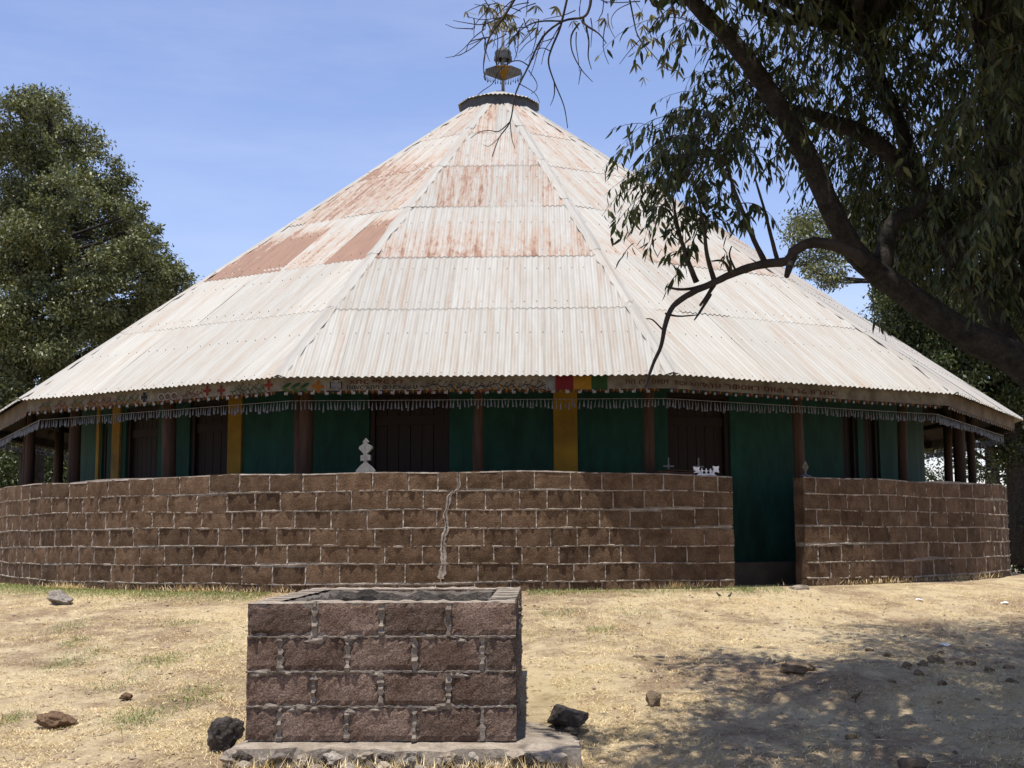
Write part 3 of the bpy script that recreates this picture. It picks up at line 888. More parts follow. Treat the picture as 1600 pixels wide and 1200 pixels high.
def block_mesh(name, L, H, T, mt, amp, gxn=6, gzn=3, chip=.008, slots=False):
    """one rough hollow block, front face at y=0 facing -Y, rough front grid"""
    mb = MB(); n0 = 0
    for j in range(gzn + 1):
        for i in range(gxn + 1):
            x = (i / gxn - .5) * L; z = (j / gzn - .5) * H
            edge = (i in (0, gxn)) or (j in (0, gzn))
            y = rng.uniform(-amp, amp) + (rng.uniform(0, chip) if edge else 0)
            x += rng.uniform(-.003, .003); z += rng.uniform(-.003, .003)
            mb.v.append((x, y, z))
    for j in range(gzn):
        for i in range(gxn):
            b_ = j * (gxn + 1) + i; mb.f.append((b_, b_ + 1, b_ + gxn + 2, b_ + gxn + 1)); mb.mi.append(0)
    g = gxn + 1
    nb = len(mb.v); mb.v += [(-L / 2, T, -H / 2), (L / 2, T, -H / 2), (L / 2, T, H / 2), (-L / 2, T, H / 2)]
    mb.f.append((nb + 1, nb, nb + 3, nb + 2)); mb.mi.append(0)
    bot = list(range(0, g)); top = list(range(gzn * g, gzn * g + g)); lef = [j * g for j in range(gzn + 1)]; rig = [j * g + gxn for j in range(gzn + 1)]
    mb.f.append(tuple([nb, nb + 1] + bot[::-1])); mb.mi.append(0)
    mb.f.append(tuple(top + [nb + 2, nb + 3])); mb.mi.append(0)
    mb.f.append(tuple(lef[::-1] + [nb, nb + 3][0:0]) + (nb, nb + 3)); mb.mi.append(0)
    mb.f.append(tuple(rig) + (nb + 2, nb + 1)); mb.mi.append(0)
    if slots:
        pass
    return mb.mesh(name, mt)

variants = [block_mesh('block', BL, BH, TH, M['block'], .0013) for _ in range(10)]

def build_wall(name, a0, a1, ab0, ab1, label, endlow, crack=None):
    """core from a0 to a1; blocks from ab0 to ab1"""
    root = empty(name, tuple(wall_p((ab0 + ab1) / 2, -.1, 0)))
    tag(root, label, 'wall', 'block walls of the enclosure')
    mb = MB(); n = int((a1 - a0) / .012); rec = .016
    inset0 = .010 if endlow == 'a1' else .0; 
    A0 = a0 + (.012 / WR if endlow == 'a0' else 0); A1 = a1 - (.012 / WR if endlow == 'a1' else 0)
    cols = []
    for i in range(n + 1):
        a = A0 + (A1 - A0) * i / n
        cols.append((wall_p(a, -rec, Z0 + .01), wall_p(a, -rec, WH - .014 + wz(a, 7)), wall_p(a, -TH - .01, WH - .014 + wz(a, 7)), wall_p(a, -TH - .01, Z0 + .01)))
    for i in range(n):
        p, q = cols[i], cols[i + 1]
        for j in range(3): mb.quad(p[j], q[j], q[j + 1], p[j + 1])
    mb.quad(*cols[0][::-1]); mb.quad(*cols[-1])
    # lumpy mortar: bed joints squeezed out between the courses, and the head joints
    r = random.Random(len(name))
    heads = []
    nb_total = 0
    for c in range(7):
        zc = Z0 + (c + .5) * CH
        step = (BL + .016) / WR
        off = (0 if c % 2 else .5) * step
        # lay from the gate end so that the end stays flush
        if endlow == 'a1':
            e = ab1; k = 0
            ends = []
            first = off if off else step
            x = e
            while x > ab0:
                wdt = first if k == 0 else step * r.choice((.80, .92, .97, 1.0, 1.0, 1.03, 1.08))
                ends.append((x - wdt, x)); x -= wdt; k += 1
        else:
            x = ab0; k = 0; ends = []
            first = off if off else step
            while x < ab1:
                wdt = first if k == 0 else step * r.choice((.80, .92, .97, 1.0, 1.0, 1.03, 1.08))
                ends.append((x, x + wdt)); x += wdt; k += 1
        for q, (x0, x1) in enumerate(ends):
            am = (x0 + x1) / 2; ln = (x1 - x0) * WR - .016
            gate_edge = (endlow == 'a1' and abs(x1 - ab1) < 1e-6) or (endlow == 'a0' and abs(x0 - ab0) < 1e-6)
            if gate_edge: ln += .008; am += (.004 / WR) * (1 if endlow == 'a1' else -1)
            o = link('block', r.choice(variants), root)
            Pm = wall_p(am, r.uniform(-.009, .005), zc + wz(am, c) + r.uniform(-.006, .006))
            dd = (wall_p(x1) - wall_p(x0)).normalized()
            sc = ln / BL
            mir = 1 if r.random() < .5 else -1
            yv = Vector((-dd.y, dd.x, 0))
            mt = Matrix.Identity(4)
            Xv = dd * sc
            rollv = r.uniform(-.018, .018)
            zv = Vector((0, 0, 1)) + dd * rollv; xv = Xv - Vector((0, 0, 1)) * rollv * sc
            for i in range(3): mt[i][0] = xv[i]; mt[i][1] = yv[i]; mt[i][2] = zv[i]; mt[i][3] = Pm[i]
            o.parent = None; o.matrix_world = mt; o.parent = root; o.matrix_parent_inverse = root.matrix_world.inverted()
            nb_total += 1
            heads.append((x1, c)) if endlow == 'a1' else heads.append((x0, c))
    def lump(i, s): return .5 + .5 * math.sin(i * .9 + s) * math.sin(i * .37 + s * 2.3)
    for c in range(1, 7):
        zj = Z0 + c * CH; n2 = int((ab1 - ab0) * WR / .022); sec = []
        for i in range(n2 + 1):
            a = ab0 + (ab1 - ab0) * i / n2; z = zj + (wz(a, c - 1) + wz(a, c)) / 2
            o_ = -.009 + .030 * max(0, lump(i, c) - .12 + r.uniform(-.4, .4)); hh = .006 + .013 * lump(i, c + 5) * lump(i * .31, c) + r.uniform(-.002, .004)
            sec.append((wall_p(a, -.02, z + hh), wall_p(a, o_, z + hh * .35), wall_p(a, o_ * .8 - .002, z - hh * .7), wall_p(a, -.02, z - hh * 1.1)))
        for i in range(n2):
            for j in range(3): mb.quad(sec[i][j], sec[i + 1][j], sec[i + 1][j + 1], sec[i][j + 1])
    for x, c in heads:
        if abs(x - ab0) < 1e-5 or abs(x - ab1) < 1e-5: continue
        sec = []; sd = r.uniform(0, 20)
        for j in range(9):
            t = j / 8; z = Z0 + (c + t) * CH + wz(x, c); o_ = -.009 + .018 * max(0, lump(j, sd) - .1 + r.uniform(-.35, .35)); hw = (.005 + .008 * lump(j, sd + 3)) / WR
            sec.append((wall_p(x - hw * 1.3, -.02, z), wall_p(x - hw * .6, o_, z), wall_p(x + hw * .6, o_, z), wall_p(x + hw * 1.3, -.02, z)))
        for j in range(8):
            for q in range(3): mb.quad(sec[j][q], sec[j][q + 1], sec[j + 1][q + 1], sec[j + 1][q])
    # thin mortar skin smeared along the top
    sec = []
    n2 = int((ab1 - ab0) * WR / .03)
    for i in range(n2 + 1):
        a = ab0 + (ab1 - ab0) * i / n2; z = WH + wz(a, 6) - .004
        sec.append((wall_p(a, .004 * lump(i, 3) - .004, z - .012), wall_p(a, -.006, z + .004 * lump(i, 1)), wall_p(a, -TH, z + .004 * lump(i, 2)), wall_p(a, -TH - .012, z - .02)))
    for i in range(n2):
        for j in range(3): mb.quad(sec[i][j], sec[i + 1][j], sec[i + 1][j + 1], sec[i][j + 1])
    mb.build('mortar', M['mortar'], root)
    return root

AW = lambda px, z=.7: ang_for_px(px, WR, z, WCX, WCY, wall_r)
AG0, AG1 = AW(1146), AW(1258)
wall_a = build_wall('block_wall', -1.95, AG0, -1.30, AG0, 'long curved scoria block wall left of the gate, with a cement filled crack', 'a1')
wall_b = build_wall('block_wall', AG1, 1.95, AG1, 1.30, 'shorter curved scoria block wall right of the gate opening', 'a0')

# the crack, filled with cement, with a dark split down the middle
cr_px = [(717, 742), (715, 768), (703, 778), (697, 805), (697, 830), (692, 855), (693, 880), (689, 908)]
pts = [(AW(x), WH - (y - 742) / 170.0 * 1.18) for x, y in cr_px]
pts = [(a_ + rng.uniform(-.0012, .0012), z_) for a_, z_ in catmull(pts, 6)]
mb = MB(); mk = MB(); r = random.Random(3); sec = []; sk = []
for i, (a, z) in enumerate(pts):
    w = (.012 + .022 * i / len(pts) + r.uniform(-.006, .010)) / WR
    sec.append([wall_p(a - w, .002, z), wall_p(a - w * .6, .006 + r.uniform(-.003, .004), z), wall_p(a + w * .7, .006 + r.uniform(-.003, .004), z), wall_p(a + w, .002, z)])
    w2 = (.0035 if i < 34 else .0015) / WR; o2 = r.uniform(-.3, .1) * w
    sk.append([wall_p(a + o2 - w2, .013, z), wall_p(a + o2 + w2, .013, z)])
for i in range(len(sec) - 1):
    for j in range(3): mb.quad(sec[i][j], sec[i][j + 1], sec[i + 1][j + 1], sec[i + 1][j])
    mk.quad(sk[i][0], sk[i][1], sk[i + 1][1], sk[i + 1][0])
mb.build('crack_filling', M['mortar'], wall_a); mk.build('crack', M['p_d'], wall_a)

# things standing on the wall -----------------------------------------
def wall_top(px):
    a = AW(px, WH); return a, wall_p(a, -.09, WH + wz(a, 6) + .002)
a, b0 = wall_top(568)
out = [(-.105, 0), (-.105, .02), (-.055, .075), (-.018, .105), (-.018, .128), (-.055, .125), (-.055, .185), (-.022, .19), (-.018, .20), (-.075, .26), (-.068, .285), (-.035, .305), (-.018, .325), (-.033, .335), (-.012, .358), (0, .375)]
out = out + [(-x, z + (.004 if .1 < z < .3 else 0)) for x, z in reversed(out[:-1])]
td = Vector((math.cos(a), math.sin(a), 0)); nd_ = Vector((math.sin(a), -math.cos(a), 0))
mb = MB(); mb.prism(out, .05, lambda x, z, t: b0 + td * x + Vector((0, 0, z)) + nd_ * (.025 - t))
cross = mb.build('carved_cross', M['carved'])
tag(cross, 'whitish carved wooden cross block standing on the long wall before the double door', 'cross')
for x_ in (-.012, .014):
    mb = MB(); mb.box(b0 + td * x_ + Vector((0, 0, .155)) + nd_ * .027, .009, .008, .045, Matrix((td, -nd_, Vector((0, 0, 1)))).transposed()); mb.build('carved_groove', M['tindark'], cross)
# crown shaped openwork piece beside the gate
a, b0 = wall_top(1109); td = Vector((math.cos(a), math.sin(a), 0)); nd_ = Vector((math.sin(a), -math.cos(a), 0))
mb = MB()
fnc = lambda x, z, t: b0 + td * x + Vector((0, 0, z)) + nd_ * (.012 - t)
mb.prism([(-.13, 0), (.13, 0), (.10, .022), (-.10, .022)], .024, fnc)
def star(cx_, cz_, r1, r2, n=4, rot=PI / 4): return [(cx_ + (r1 if i % 2 == 0 else r2) * math.cos(rot + i * PI / n), cz_ + (r1 if i % 2 == 0 else r2) * math.sin(rot + i * PI / n)) for i in range(2 * n)]
for c_ in (-.125, .125): mb.prism(star(c_, .062 + (.012 if c_ > 0 else 0), .055, .030), .020, fnc)
for c_ in (-.055, 0, .055):
    mb.prism([(c_ - .008, .02), (c_ + .008, .02), (c_ + .006, .045), (c_ + .026, .055), (c_ + .008, .062), (c_, .085), (c_ - .008, .062), (c_ - .026, .055), (c_ - .006, .045)], .018, fnc)
for s_ in (-1, 1): mb.prism([(s_ * .06, .02), (s_ * .095, .02), (s_ * .105, .04), (s_ * .085, .06), (s_ * .078, .04)][::s_], .016, fnc)
tag(mb.build('openwork_crown', M['paper']), 'white openwork metal crown lying on the wall end beside the gate', 'ornament')
# diamond cross
a, b0 = wall_top(1264); td = Vector((math.cos(a), math.sin(a), 0)); nd_ = Vector((math.sin(a), -math.cos(a), 0))
b0 = b0 + nd_ * .03
mb = MB(); mb.lathe([(.075, 0), (.06, .014), (.02, .028), (.012, .045), (.012, .06)], b0, 12)
dia = mb.build('diamond_cross', M['tin'])
tag(dia, 'small pierced diamond shaped cross standing on the wall end right of the gate', 'cross')
mb = MB(); fnc = lambda x, z, t: b0 + td * x + Vector((0, 0, z)) + nd_ * (.008 - t)
O = [(0, .05), (.046, .115), (0, .19), (-.046, .115)]; I_ = [(0, .066), (.034, .115), (0, .172), (-.034, .115)]
for i in range(4): j = (i + 1) % 4; mb.prism([O[i], O[j], I_[j], I_[i]], .016, fnc)
mb.prism([(-.006, .06), (.006, .06), (.006, .175), (-.006, .175)], .013, fnc); mb.prism([(-.038, .108), (.038, .108), (.038, .122), (-.038, .122)], .011, fnc)
mb.build('pierced_head', M['fascia'], dia)
# thin iron crosses behind the wall
for px, lab in ((1062, 'thin grey iron cross rising behind the wall beside the wooden post'), (1112, 'thin grey iron cross rising behind the white openwork crown')):
    a = AW(px, 1.5); c = wall_p(a, -.33, 0); td = Vector((math.cos(a), math.sin(a), 0))
    mb = MB(); mb.box(c + Vector((0, 0, .70)), .016, .016, 1.60); mb.box(c + Vector((0, 0, 1.40)), .13, .012, .016, Matrix((td, Vector((-td.y, td.x, 0)), Vector((0, 0, 1)))).transposed())
    tag(mb.build('iron_cross', M['steel']), lab, 'cross', 'thin iron crosses behind the wall')
# boards lying on the wall
for i, (p0, p1, h, lab) in enumerate(((1030, 1086, .006, 'weathered board lying flat on the wall top near the gate'), (1048, 1090, .030, 'upper of two short boards lying on the wall top near the gate'))):
    a0, q0 = wall_top(p0); a1, q1 = wall_top(p1); d = q1 - q0; L = d.length; d.normalize()
    mb = MB(); mb.box((q0 + q1) / 2 + Vector((0, 0, h + .012)), L, .10 - .02 * i, .016, Matrix((d, Vector((-d.y, d.x, 0)), Vector((0, 0, 1)))).transposed(), jit=.003)
    tag(mb.build('board', M['post']), lab, 'board', 'boards on the wall top')

# ---------------------------------------------------------------- the block well
WELL_Y = 7.72
pf0 = at(387, 941, WELL_Y); pf1 = at(806, 940, WELL_Y)
WW = (pf1 - pf0).length
wtop = (pf0.z + pf1.z) / 2
yaw = -R(1.2)
wx = Vector((math.cos(yaw), math.sin(yaw), 0)); wy = Vector((-math.sin(yaw), math.cos(yaw), 0))
wellP = Vector((pf0.x, pf0.y, wtop - .80))
WD = 2.25
def wp(x, y, z): return wellP + wx * x + wy * y + Vector((0, 0, z))
well = empty('block_well', tuple(wp(WW / 2, WD / 2, 0)))
tag(well, 'square open topped well of rough scoria blocks on a concrete slab', 'well')
wch = .20
wv = [block_mesh('block', .372, .186, .16, M['wellblock'], .0026, 12, 6, .020) for _ in range(6)]
wvh = [block_mesh('block', .172, .186, .16, M['wellblock'], .0026, 6, 6, .020) for _ in range(3)]
def ribbed(name, L, H, T):
    mb = MB(); n = 9
    for i in range(n):
        x = (i + .5) / n * L - L / 2; dpt = rng.choice((0, .012, .02))
        mb.box((x, T / 2 + dpt / 2, 0), L / n - rng.uniform(.002, .010), T - dpt, H, jit=.003)
    return mb.mesh(name, M['wellblock'])
ribv = [ribbed('block', .372, .186, .16) for _ in range(3)]
ribt = [ribbed('block', .372, .186, .05) for _ in range(3)]
wm = MB()
def place(me, P, X, Y, sx=1.0):
    o = link('block', me)
    mt = Matrix.Identity(4); Zv = Vector((0, 0, 1))
    for i in range(3): mt[i][0] = X[i] * sx; mt[i][1] = Y[i]; mt[i][2] = Zv[i]; mt[i][3] = P[i]
    o.matrix_world = mt; o.parent = well; o.matrix_parent_inverse = well.matrix_world.inverted()
    return o
def mlump(p0, ax, out, L, w, dep, seed, vertical=False):
    """irregular squeezed mortar strip, p0 start, ax direction, out = outward normal"""
    r = random.Random(seed); n = max(4, int(L / .018)); oth = Vector((0, 0, 1)) if not vertical else ax.cross(out)
    if vertical: oth = out.cross(ax)
    sec = []
    for i in range(n + 1):
        q = p0 + ax * (L * i / n); hw = w / 2 * (1 + r.uniform(-.55, .65)); o_ = -.006 + dep * max(0, r.gauss(.45, .55))
        sh = oth * r.uniform(-.003, .003)
        sec.append((q + oth * hw - out * .025, q + oth * hw * .7 + out * o_ + sh, q - oth * hw * .7 + out * o_ * .8 + sh, q - oth * hw - out * .025))
    for i in range(n):
        for j in range(3): wm.quad(sec[i][j], sec[i][j + 1], sec[i + 1][j + 1], sec[i + 1][j])
def face_wall(P0, X, Y, L, ribbed_side=False, seed=0):
    """courses of blocks along X starting at P0 (lower left on the outside), inward normal Y"""
    r = random.Random(seed)
    for c in range(4):
        z = (c + .5) * wch; full = c % 2 == 1
        n = round(L / .395)
        pitch_ = L / n
        if full: spans = [(i * pitch_, (i + 1) * pitch_) for i in range(n)]
        else: spans = [(0, pitch_ / 2)] + [((i + .5) * pitch_, (i + 1.5) * pitch_) for i in range(n - 1)] + [(L - pitch_ / 2, L)]
        for q, (x0, x1) in enumerate(spans):
            half = (x1 - x0) < pitch_ * .7
            e0 = .0 if q == 0 else .011; e1 = .0 if q == len(spans) - 1 else .011
            ln = x1 - x0 - e0 - e1
            xm = (x0 + e0 + x1 - e1) / 2
            me_ = r.choice(wvh if half else (ribv if ribbed_side else wv))
            if c == 3 and seed in (2, 4): me_ = r.choice(ribt)
            place(me_, P0 + X * xm + Y * r.uniform(-.002, .006) + Vector((0, 0, z + r.uniform(-.002, .002))), X, Y, ln / (.172 if half else .372))
            if q < len(spans) - 1: mlump(P0 + X * x1 + Vector((0, 0, z - .095)), Vector((0, 0, 1)), -Y, .19, .036, .016, seed * 99 + c * 10 + q, True)
        if c < 3: mlump(P0 + Vector((0, 0, (c + 1) * wch)), X, -Y, L, .013, .016, seed * 77 + c)
face_wall(wp(0, 0, 0), wx, wy, WW, False, 1)
face_wall(wp(WW, .165, 0), wy, -wx, WD - .33, True, 2)
face_wall(wp(WW, WD, 0), -wx, -wy, WW, False, 3)
face_wall(wp(0, WD - .165, 0), -wy, wx, WD - .33, False, 4)
# smears of mortar trowelled over the block faces
r = random.Random(31)
for i in range(26):
    x = r.uniform(.05, WW - .05); z = r.choice((.2, .4, .6)) + r.uniform(-.03, .012); rad = r.uniform(.012, .045); n_ = 11
    pts = []
    for j in range(n_):
        a = 2 * PI * j / n_; q_ = rad * r.uniform(.6, 1.2); pts.append((x + math.cos(a) * q_ * 1.6, z + math.sin(a) * q_ * .55))
    c_ = wp(x, -.010, z)
    for j in range(n_):
        p_, q_ = pts[j], pts[(j + 1) % n_]
        wm.poly([c_, wp(q_[0], .002, q_[1]), wp(p_[0], .002, p_[1])])
# mortar core behind the faces
def wcore(x0, y0, x1, y1, z0, z1):
    wm.box((wp(x0, y0, z0) + wp(x1, y1, z1)) / 2, x1 - x0, y1 - y0, z1 - z0, Matrix((wx, wy, Vector((0, 0, 1)))).transposed())
wcore(.014, .014, WW - .014, .15, .004, .788); wcore(.014, WD - .15, WW - .014, WD - .014, .004, .788)
wcore(.014, .152, .15, WD - .152, .004, .715); wcore(WW - .15, .152, WW - .014, WD - .152, .004, .715)
wm.build('mortar', M['wmortar'], well)
# plaster lining with a lumpy lip
mb = MB(); nper = 120; prof = []
ix0, iy0, ix1, iy1 = .162, .165, WW - .162, WD - .165
def per(t):
    L1, L2 = ix1 - ix0, iy1 - iy0; d = (t % 1.0) * 2 * (L1 + L2)
    if d < L1: return ix0 + d, iy0, 0, 1
    d -= L1
    if d < L2: return ix1, iy0 + d, -1, 0
    d -= L2
    if d < L1: return ix1 - d, iy1, 0, -1
    d -= L1
    return ix0, iy1 - d, 1, 0
r = random.Random(9); rings = []
for i in range(nper):
    x, y, nx_, ny_ = per(i / nper); w = .030 + .03 * fbm(i * .21, 3.0, 5) + r.uniform(-.010, .012)
    if nx_ == 1: w += .06
    tz = .755 + .04 * float(fbm(i * .4, 1.0, 2)) + r.uniform(-.012, .008)
    rings.append([wp(x - nx_ * .02, y - ny_ * .02, .79), wp(x + nx_ * w * .8, y + ny_ * w * .8, tz + .020), wp(x + nx_ * w, y + ny_ * w, tz - .03), wp(x + nx_ * (w + r.uniform(-.02, .01)), y + ny_ * (w - r.uniform(0, .02)), .66 + r.uniform(-.03, .03)), wp(x + nx_ * (w + r.uniform(-.02, .02)), y + ny_ * w, .40), wp(x + nx_ * .05, y + ny_ * .05, -.6)])
for i in range(nper):
    p, q = rings[i], rings[(i + 1) % nper]
    for j in range(5): mb.quad(p[j], q[j], q[j + 1], p[j + 1])
mb.poly([wp(ix0, iy0, -.55), wp(ix1, iy0, -.55), wp(ix1, iy1, -.55), wp(ix0, iy1, -.55)])
mb.build('plaster_lining', M['plaster'], well, True)
# rim skin with hollow slots along the two sides
def rim(x0, x1, ys, slot):
    mb = MB(); n = int((ys[1] - ys[0]) / .105)
    for i in range(n):
        y0 = ys[0] + (ys[1] - ys[0]) * i / n; y1 = ys[0] + (ys[1] - ys[0]) * (i + 1) / n
        z = .800 + rng.uniform(-.003, .004); g = rng.choice((.030, .034, .0525))
        xa, xb = x0 + rng.uniform(.028, .04), x1 - rng.uniform(.028, .045)
        ya, yb = y0 + g, y1 - g
        if i % 4 not in (1, 2):
            mb.quad(wp(x0, y0, z), wp(x1, y0, z), wp(x1, y1, z), wp(x0, y1, z)); continue
        mb.quad(wp(x0, y0, z), wp(x1, y0, z), wp(x1, ya, z), wp(x0, ya, z)); mb.quad(wp(x0, yb, z), wp(x1, yb, z), wp(x1, y1, z), wp(x0, y1, z))
        mb.quad(wp(x0, ya, z), wp(xa, ya, z), wp(xa, yb, z), wp(x0, yb, z)); mb.quad(wp(xb, ya, z), wp(x1, ya, z), wp(x1, yb, z), wp(xb, yb, z))
        zb = z - .075
        mb.quad(wp(xa, ya, zb), wp(xb, ya, zb), wp(xb, yb, zb), wp(xa, yb, zb), 1)
        for a_, b_ in (((xa, ya), (xb, ya)), ((xb, ya), (xb, yb)), ((xb, yb), (xa, yb)), ((xa, yb), (xa, ya))):
            mb.quad(wp(a_[0], a_[1], z), wp(b_[0], b_[1], z), wp(b_[0], b_[1], zb), wp(a_[0], a_[1], zb))
    mb.build('rim', [M['slab'], M['rock']], well)
rim(.004, .165, (.16, WD - .16), True); rim(WW - .165, WW - .004, (.16, WD - .16), True)
for y0, y1 in ((.012, .158), (WD - .158, WD - .008)):   # thin lumpy mortar left on the front and back rims
    mb = MB(); n = 40; r = random.Random(int(y0 * 99)); sec = []
    for i in range(n + 1):
        x = .006 + (WW - .012) * i / n; z = .800 + r.uniform(-.003, .006)
        sec.append((wp(x, y0 + r.uniform(-.006, .012), .792), wp(x, y0 + r.uniform(.008, .03), z), wp(x, y1, z + r.uniform(-.002, .004)), wp(x, y1 + .01, .78)))
    for i in range(n):
        for j in range(3): mb.quad(sec[i][j], sec[i + 1][j], sec[i + 1][j + 1], sec[i][j + 1])
    mb.build('rim', M['slab'], well)
# concrete slab with a broken edge
mb = MB(); r = random.Random(21); n = 72; top = []; bot = []; mid = []
for i in range(n):
    t = i / n; a = 2 * PI * t
    ex, ey = math.cos(a), math.sin(a); k_ = max(abs(ex), abs(ey))
    hx = WW / 2 + (.05 if ex < 0 else .24); hy = WD / 2 + (.15 if ey < 0 else .1)
    x = WW / 2 + ex / k_ * hx + r.uniform(-.035, .035); y = WD / 2 + ey / k_ * hy + r.uniform(-.045, .03)
    if ex > .5 and ey < -.3: x += .10
    z = -.012 + r.uniform(-.018, .004)
    top.append(wp(x, y, z)); mid.append(wp(x + ex * .015 + r.uniform(-.02, .02), y + ey * .015, z - .06 + r.uniform(-.02, .02))); bot.append(wp(x + ex * .04, y + ey * .04, -.4))
inner = [wp(WW / 2 + (math.cos(2 * PI * i / n) / max(abs(math.cos(2 * PI * i / n)), abs(math.sin(2 * PI * i / n)))) * (WW / 2 - .05), WD / 2 + (math.sin(2 * PI * i / n) / max(abs(math.cos(2 * PI * i / n)), abs(math.sin(2 * PI * i / n)))) * (WD / 2 - .05), .003) for i in range(n)]
for i in range(n):
    j = (i + 1) % n
    mb.quad(top[i], top[j], inner[j], inner[i]); mb.quad(mid[i], mid[j], top[j], top[i]); mb.quad(bot[i], bot[j], mid[j], mid[i])
mb.build('slab', M['slab'], well)

# ---------------------------------------------------------------- stones
def rock_mesh(name, sx, sy, sz, seed, mt, sub=3, amp=.22, flat=.0):
    from mathutils import noise as mn
    bm = bmesh.new(); bmesh.ops.create_icosphere(bm, subdivisions=sub, radius=1.0)
    r = random.Random(seed); planes = [(Vector((r.gauss(0, 1), r.gauss(0, 1), r.gauss(0, 1))).normalized(), r.uniform(.5, .88)) for _ in range(11)]
    off = Vector((r.uniform(0, 50), r.uniform(0, 50), r.uniform(0, 50)))
    for v in bm.verts:
        p = v.co.copy()
        for nrm, d in planes:
            e = p.dot(nrm) - d
            if e > 0: p -= nrm * e * .88
        q = 1 + amp * 1.1 * mn.fractal(p * 1.6 + off, 1.0, 2.1, 5) - amp * .5 * max(0, mn.noise(p * 4.5 + off * 2)) ** 2 * 3
        p *= q
        v.co = (p.x * sx, p.y * sy, p.z * sz)
    me = bpy.data.meshes.new(name); bm.to_mesh(me); bm.free(); me.materials.append(mt)
    me.polygons.foreach_set('use_smooth', [sub > 4] * len(me.polygons))
    return me
def rock(name, px, py, w_px, h_px, mt, label, cat, seed, group=None, sink=.2, rot=None, sub=3, base=None):
    g = base or ground_at(px, py)
    s = g.y / FPX
    sx, sz = w_px * s / 2 * 1.12, h_px * s / 2 * 1.25
    me = rock_mesh(name, sx, (sx + sz) / 2 * 1.05, sz, seed, mt, sub)
    o = link(name, me); o.location = (g.x, g.y, g.z + sz * (1 - 2 * sink))
    o.rotation_euler = rot or (0, 0, random.Random(seed).uniform(-.5, .5))
    return tag(o, label, cat, group)
rock('rock', 352, 1172, 46, 50, M['rock'], 'grey black rock leaning against the left end of the well slab', 'rock', 3, sink=.14, rot=(.1, .35, .4), sub=5)
rock('rock', 889, 1140, 60, 36, M['rock'], 'rounded dark porous rock lying beside the right front of the well', 'rock', 8, sink=.12, sub=5)
rock('rock', 92, 944, 40, 20, M['palerock'], 'pale grey rock in the grass near the left end of the wall', 'rock', 12, sink=.15, sub=5)
rock('stone', 90, 1137, 58, 22, M['brownrock'], 'flat brown broken stone lying in the left foreground', 'stone', 15, sink=.15, rot=(.15, .1, .25), sub=5)
rock('stone', 198, 1094, 21, 11, M['brownrock'], 'small dark stone lying alone between the weeds left of the well', 'stone', 17, sink=.15)
rock('rock', 1244, 1048, 50, 22, M['dung'], 'low brown half buried rock in the straw right of the well', 'rock', 22, sink=.36, rot=(0, 0, .2), sub=4)
rock('clod', 1020, 1102, 26, 22, M['dung'], 'small dark tuft covered clod with twigs in the dappled shade', 'clod', 24, sink=.25)
clods = [(1359, 1013, 15, 6), (1386, 1021, 15, 7), (1417, 1039, 20, 12), (1441, 1037, 19, 13), (1462, 1031, 26, 14), (1434, 1050, 20, 9), (1499, 1036, 13, 8), (1517, 1035, 17, 9),
         (1546, 1046, 17, 9), (1575, 1041, 20, 9), (1472, 1066, 15, 9), (1470, 1016, 12, 5), (1528, 1091, 10, 7), (1582, 1063, 22, 9), (1492, 1174, 10, 7), (1468, 1095, 9, 6), (1392, 1062, 14, 6)]
names = ['leftmost small dark clod on the crest of the shaded straw mound', 'second clod from the left on the crest of the straw mound', 'flattish clod just left of the pair of large clods on the mound',
         'squarish clod left of the largest clod on the straw mound', 'largest rounded dark clod on top of the straw mound', 'dark clod just below the squarish one on the straw mound', 'faint clod right of the largest one on the mound',
         'oval clod midway along the right of the straw mound', 'flat dark clod on the mound, second from the right edge', 'dark clod farthest right on the crest, at the shade line', 'clod low on the mound beneath the largest clod',
         'tiny clod just above the largest clod beside a white scrap', 'small clod in the dappled shade near the right edge', 'wide dark clod at the right edge below the crest', 'small round clod in the lower right corner',
         'little clod in bright straw below the mound', 'small clod low on the left slope of the mound']
for i, ((px, py, w, h), lab) in enumerate(zip(clods, names)):
    rock('clod', px, py + 4, w * .95, h, M['dung'], lab, 'clod', 60 + i, 'dry clods on the straw mound', .33, sub=3)
for px, py, w, h, lab in ((1123, 1003, 20, 5, 'thin flat dark clod right of the well toward the gate'), (1330, 1150, 26, 10, 'dark hollow clod near the bottom right foreground'), (1425, 1196, 60, 20, 'wide dark clod at the bottom edge on the right')):
    g = ground_at(px - 125 if px == 1123 else px, py + (24 if px == 1123 else 4))
    rock('clod', px, py, w, h, M['dung'], lab, 'clod', px, None, .35, sub=2, base=g)
# broken slab edge stones, parts of the well's footing
r = random.Random(5)
for i in range(46):
    px = 378 + (i % 19) * 26.5 + r.uniform(-9, 9); w = r.uniform(16, 36)
    g = wp((px - 387) / 419 * WW, -.17 - r.uniform(0, .07) - (.05 if i >= 19 else 0), 0) if i < 36 else wp(WW + .28 + r.uniform(-.05, .08), -.18 + (i - 36) * .11, 0)
    g.z = gz(g.x, g.y)
    s = g.y / FPX; me = rock_mesh('footing_stone', w * s * .6, w * s * .5, r.uniform(13, 20) * s * .65, 200 + i, (M['slab'], M['rock'], M['palerock'], M['plaster'])[i % 4], 3, .3)
    o = link('footing_stone', me, well); o.matrix_world = Matrix.Translation((g.x, g.y, max(g.z + .02, wellP.z - (.060 if i < 19 or i >= 36 else .115) + r.uniform(-.02, .015)))) @ Matrix.Rotation(r.uniform(0, 3), 4, 'Z')
# step stone at the gate
g = ground_at(1250, 921)
me = rock_mesh('step_stone', .17, .10, .035, 77, M['slab'], 3, .15); o = link('step_stone', me); o.location = g + Vector((0, 0, .015)); o.rotation_euler = (0, 0, .15)
tag(o, 'flat threshold stone lying at the right side of the gate opening', 'stone')
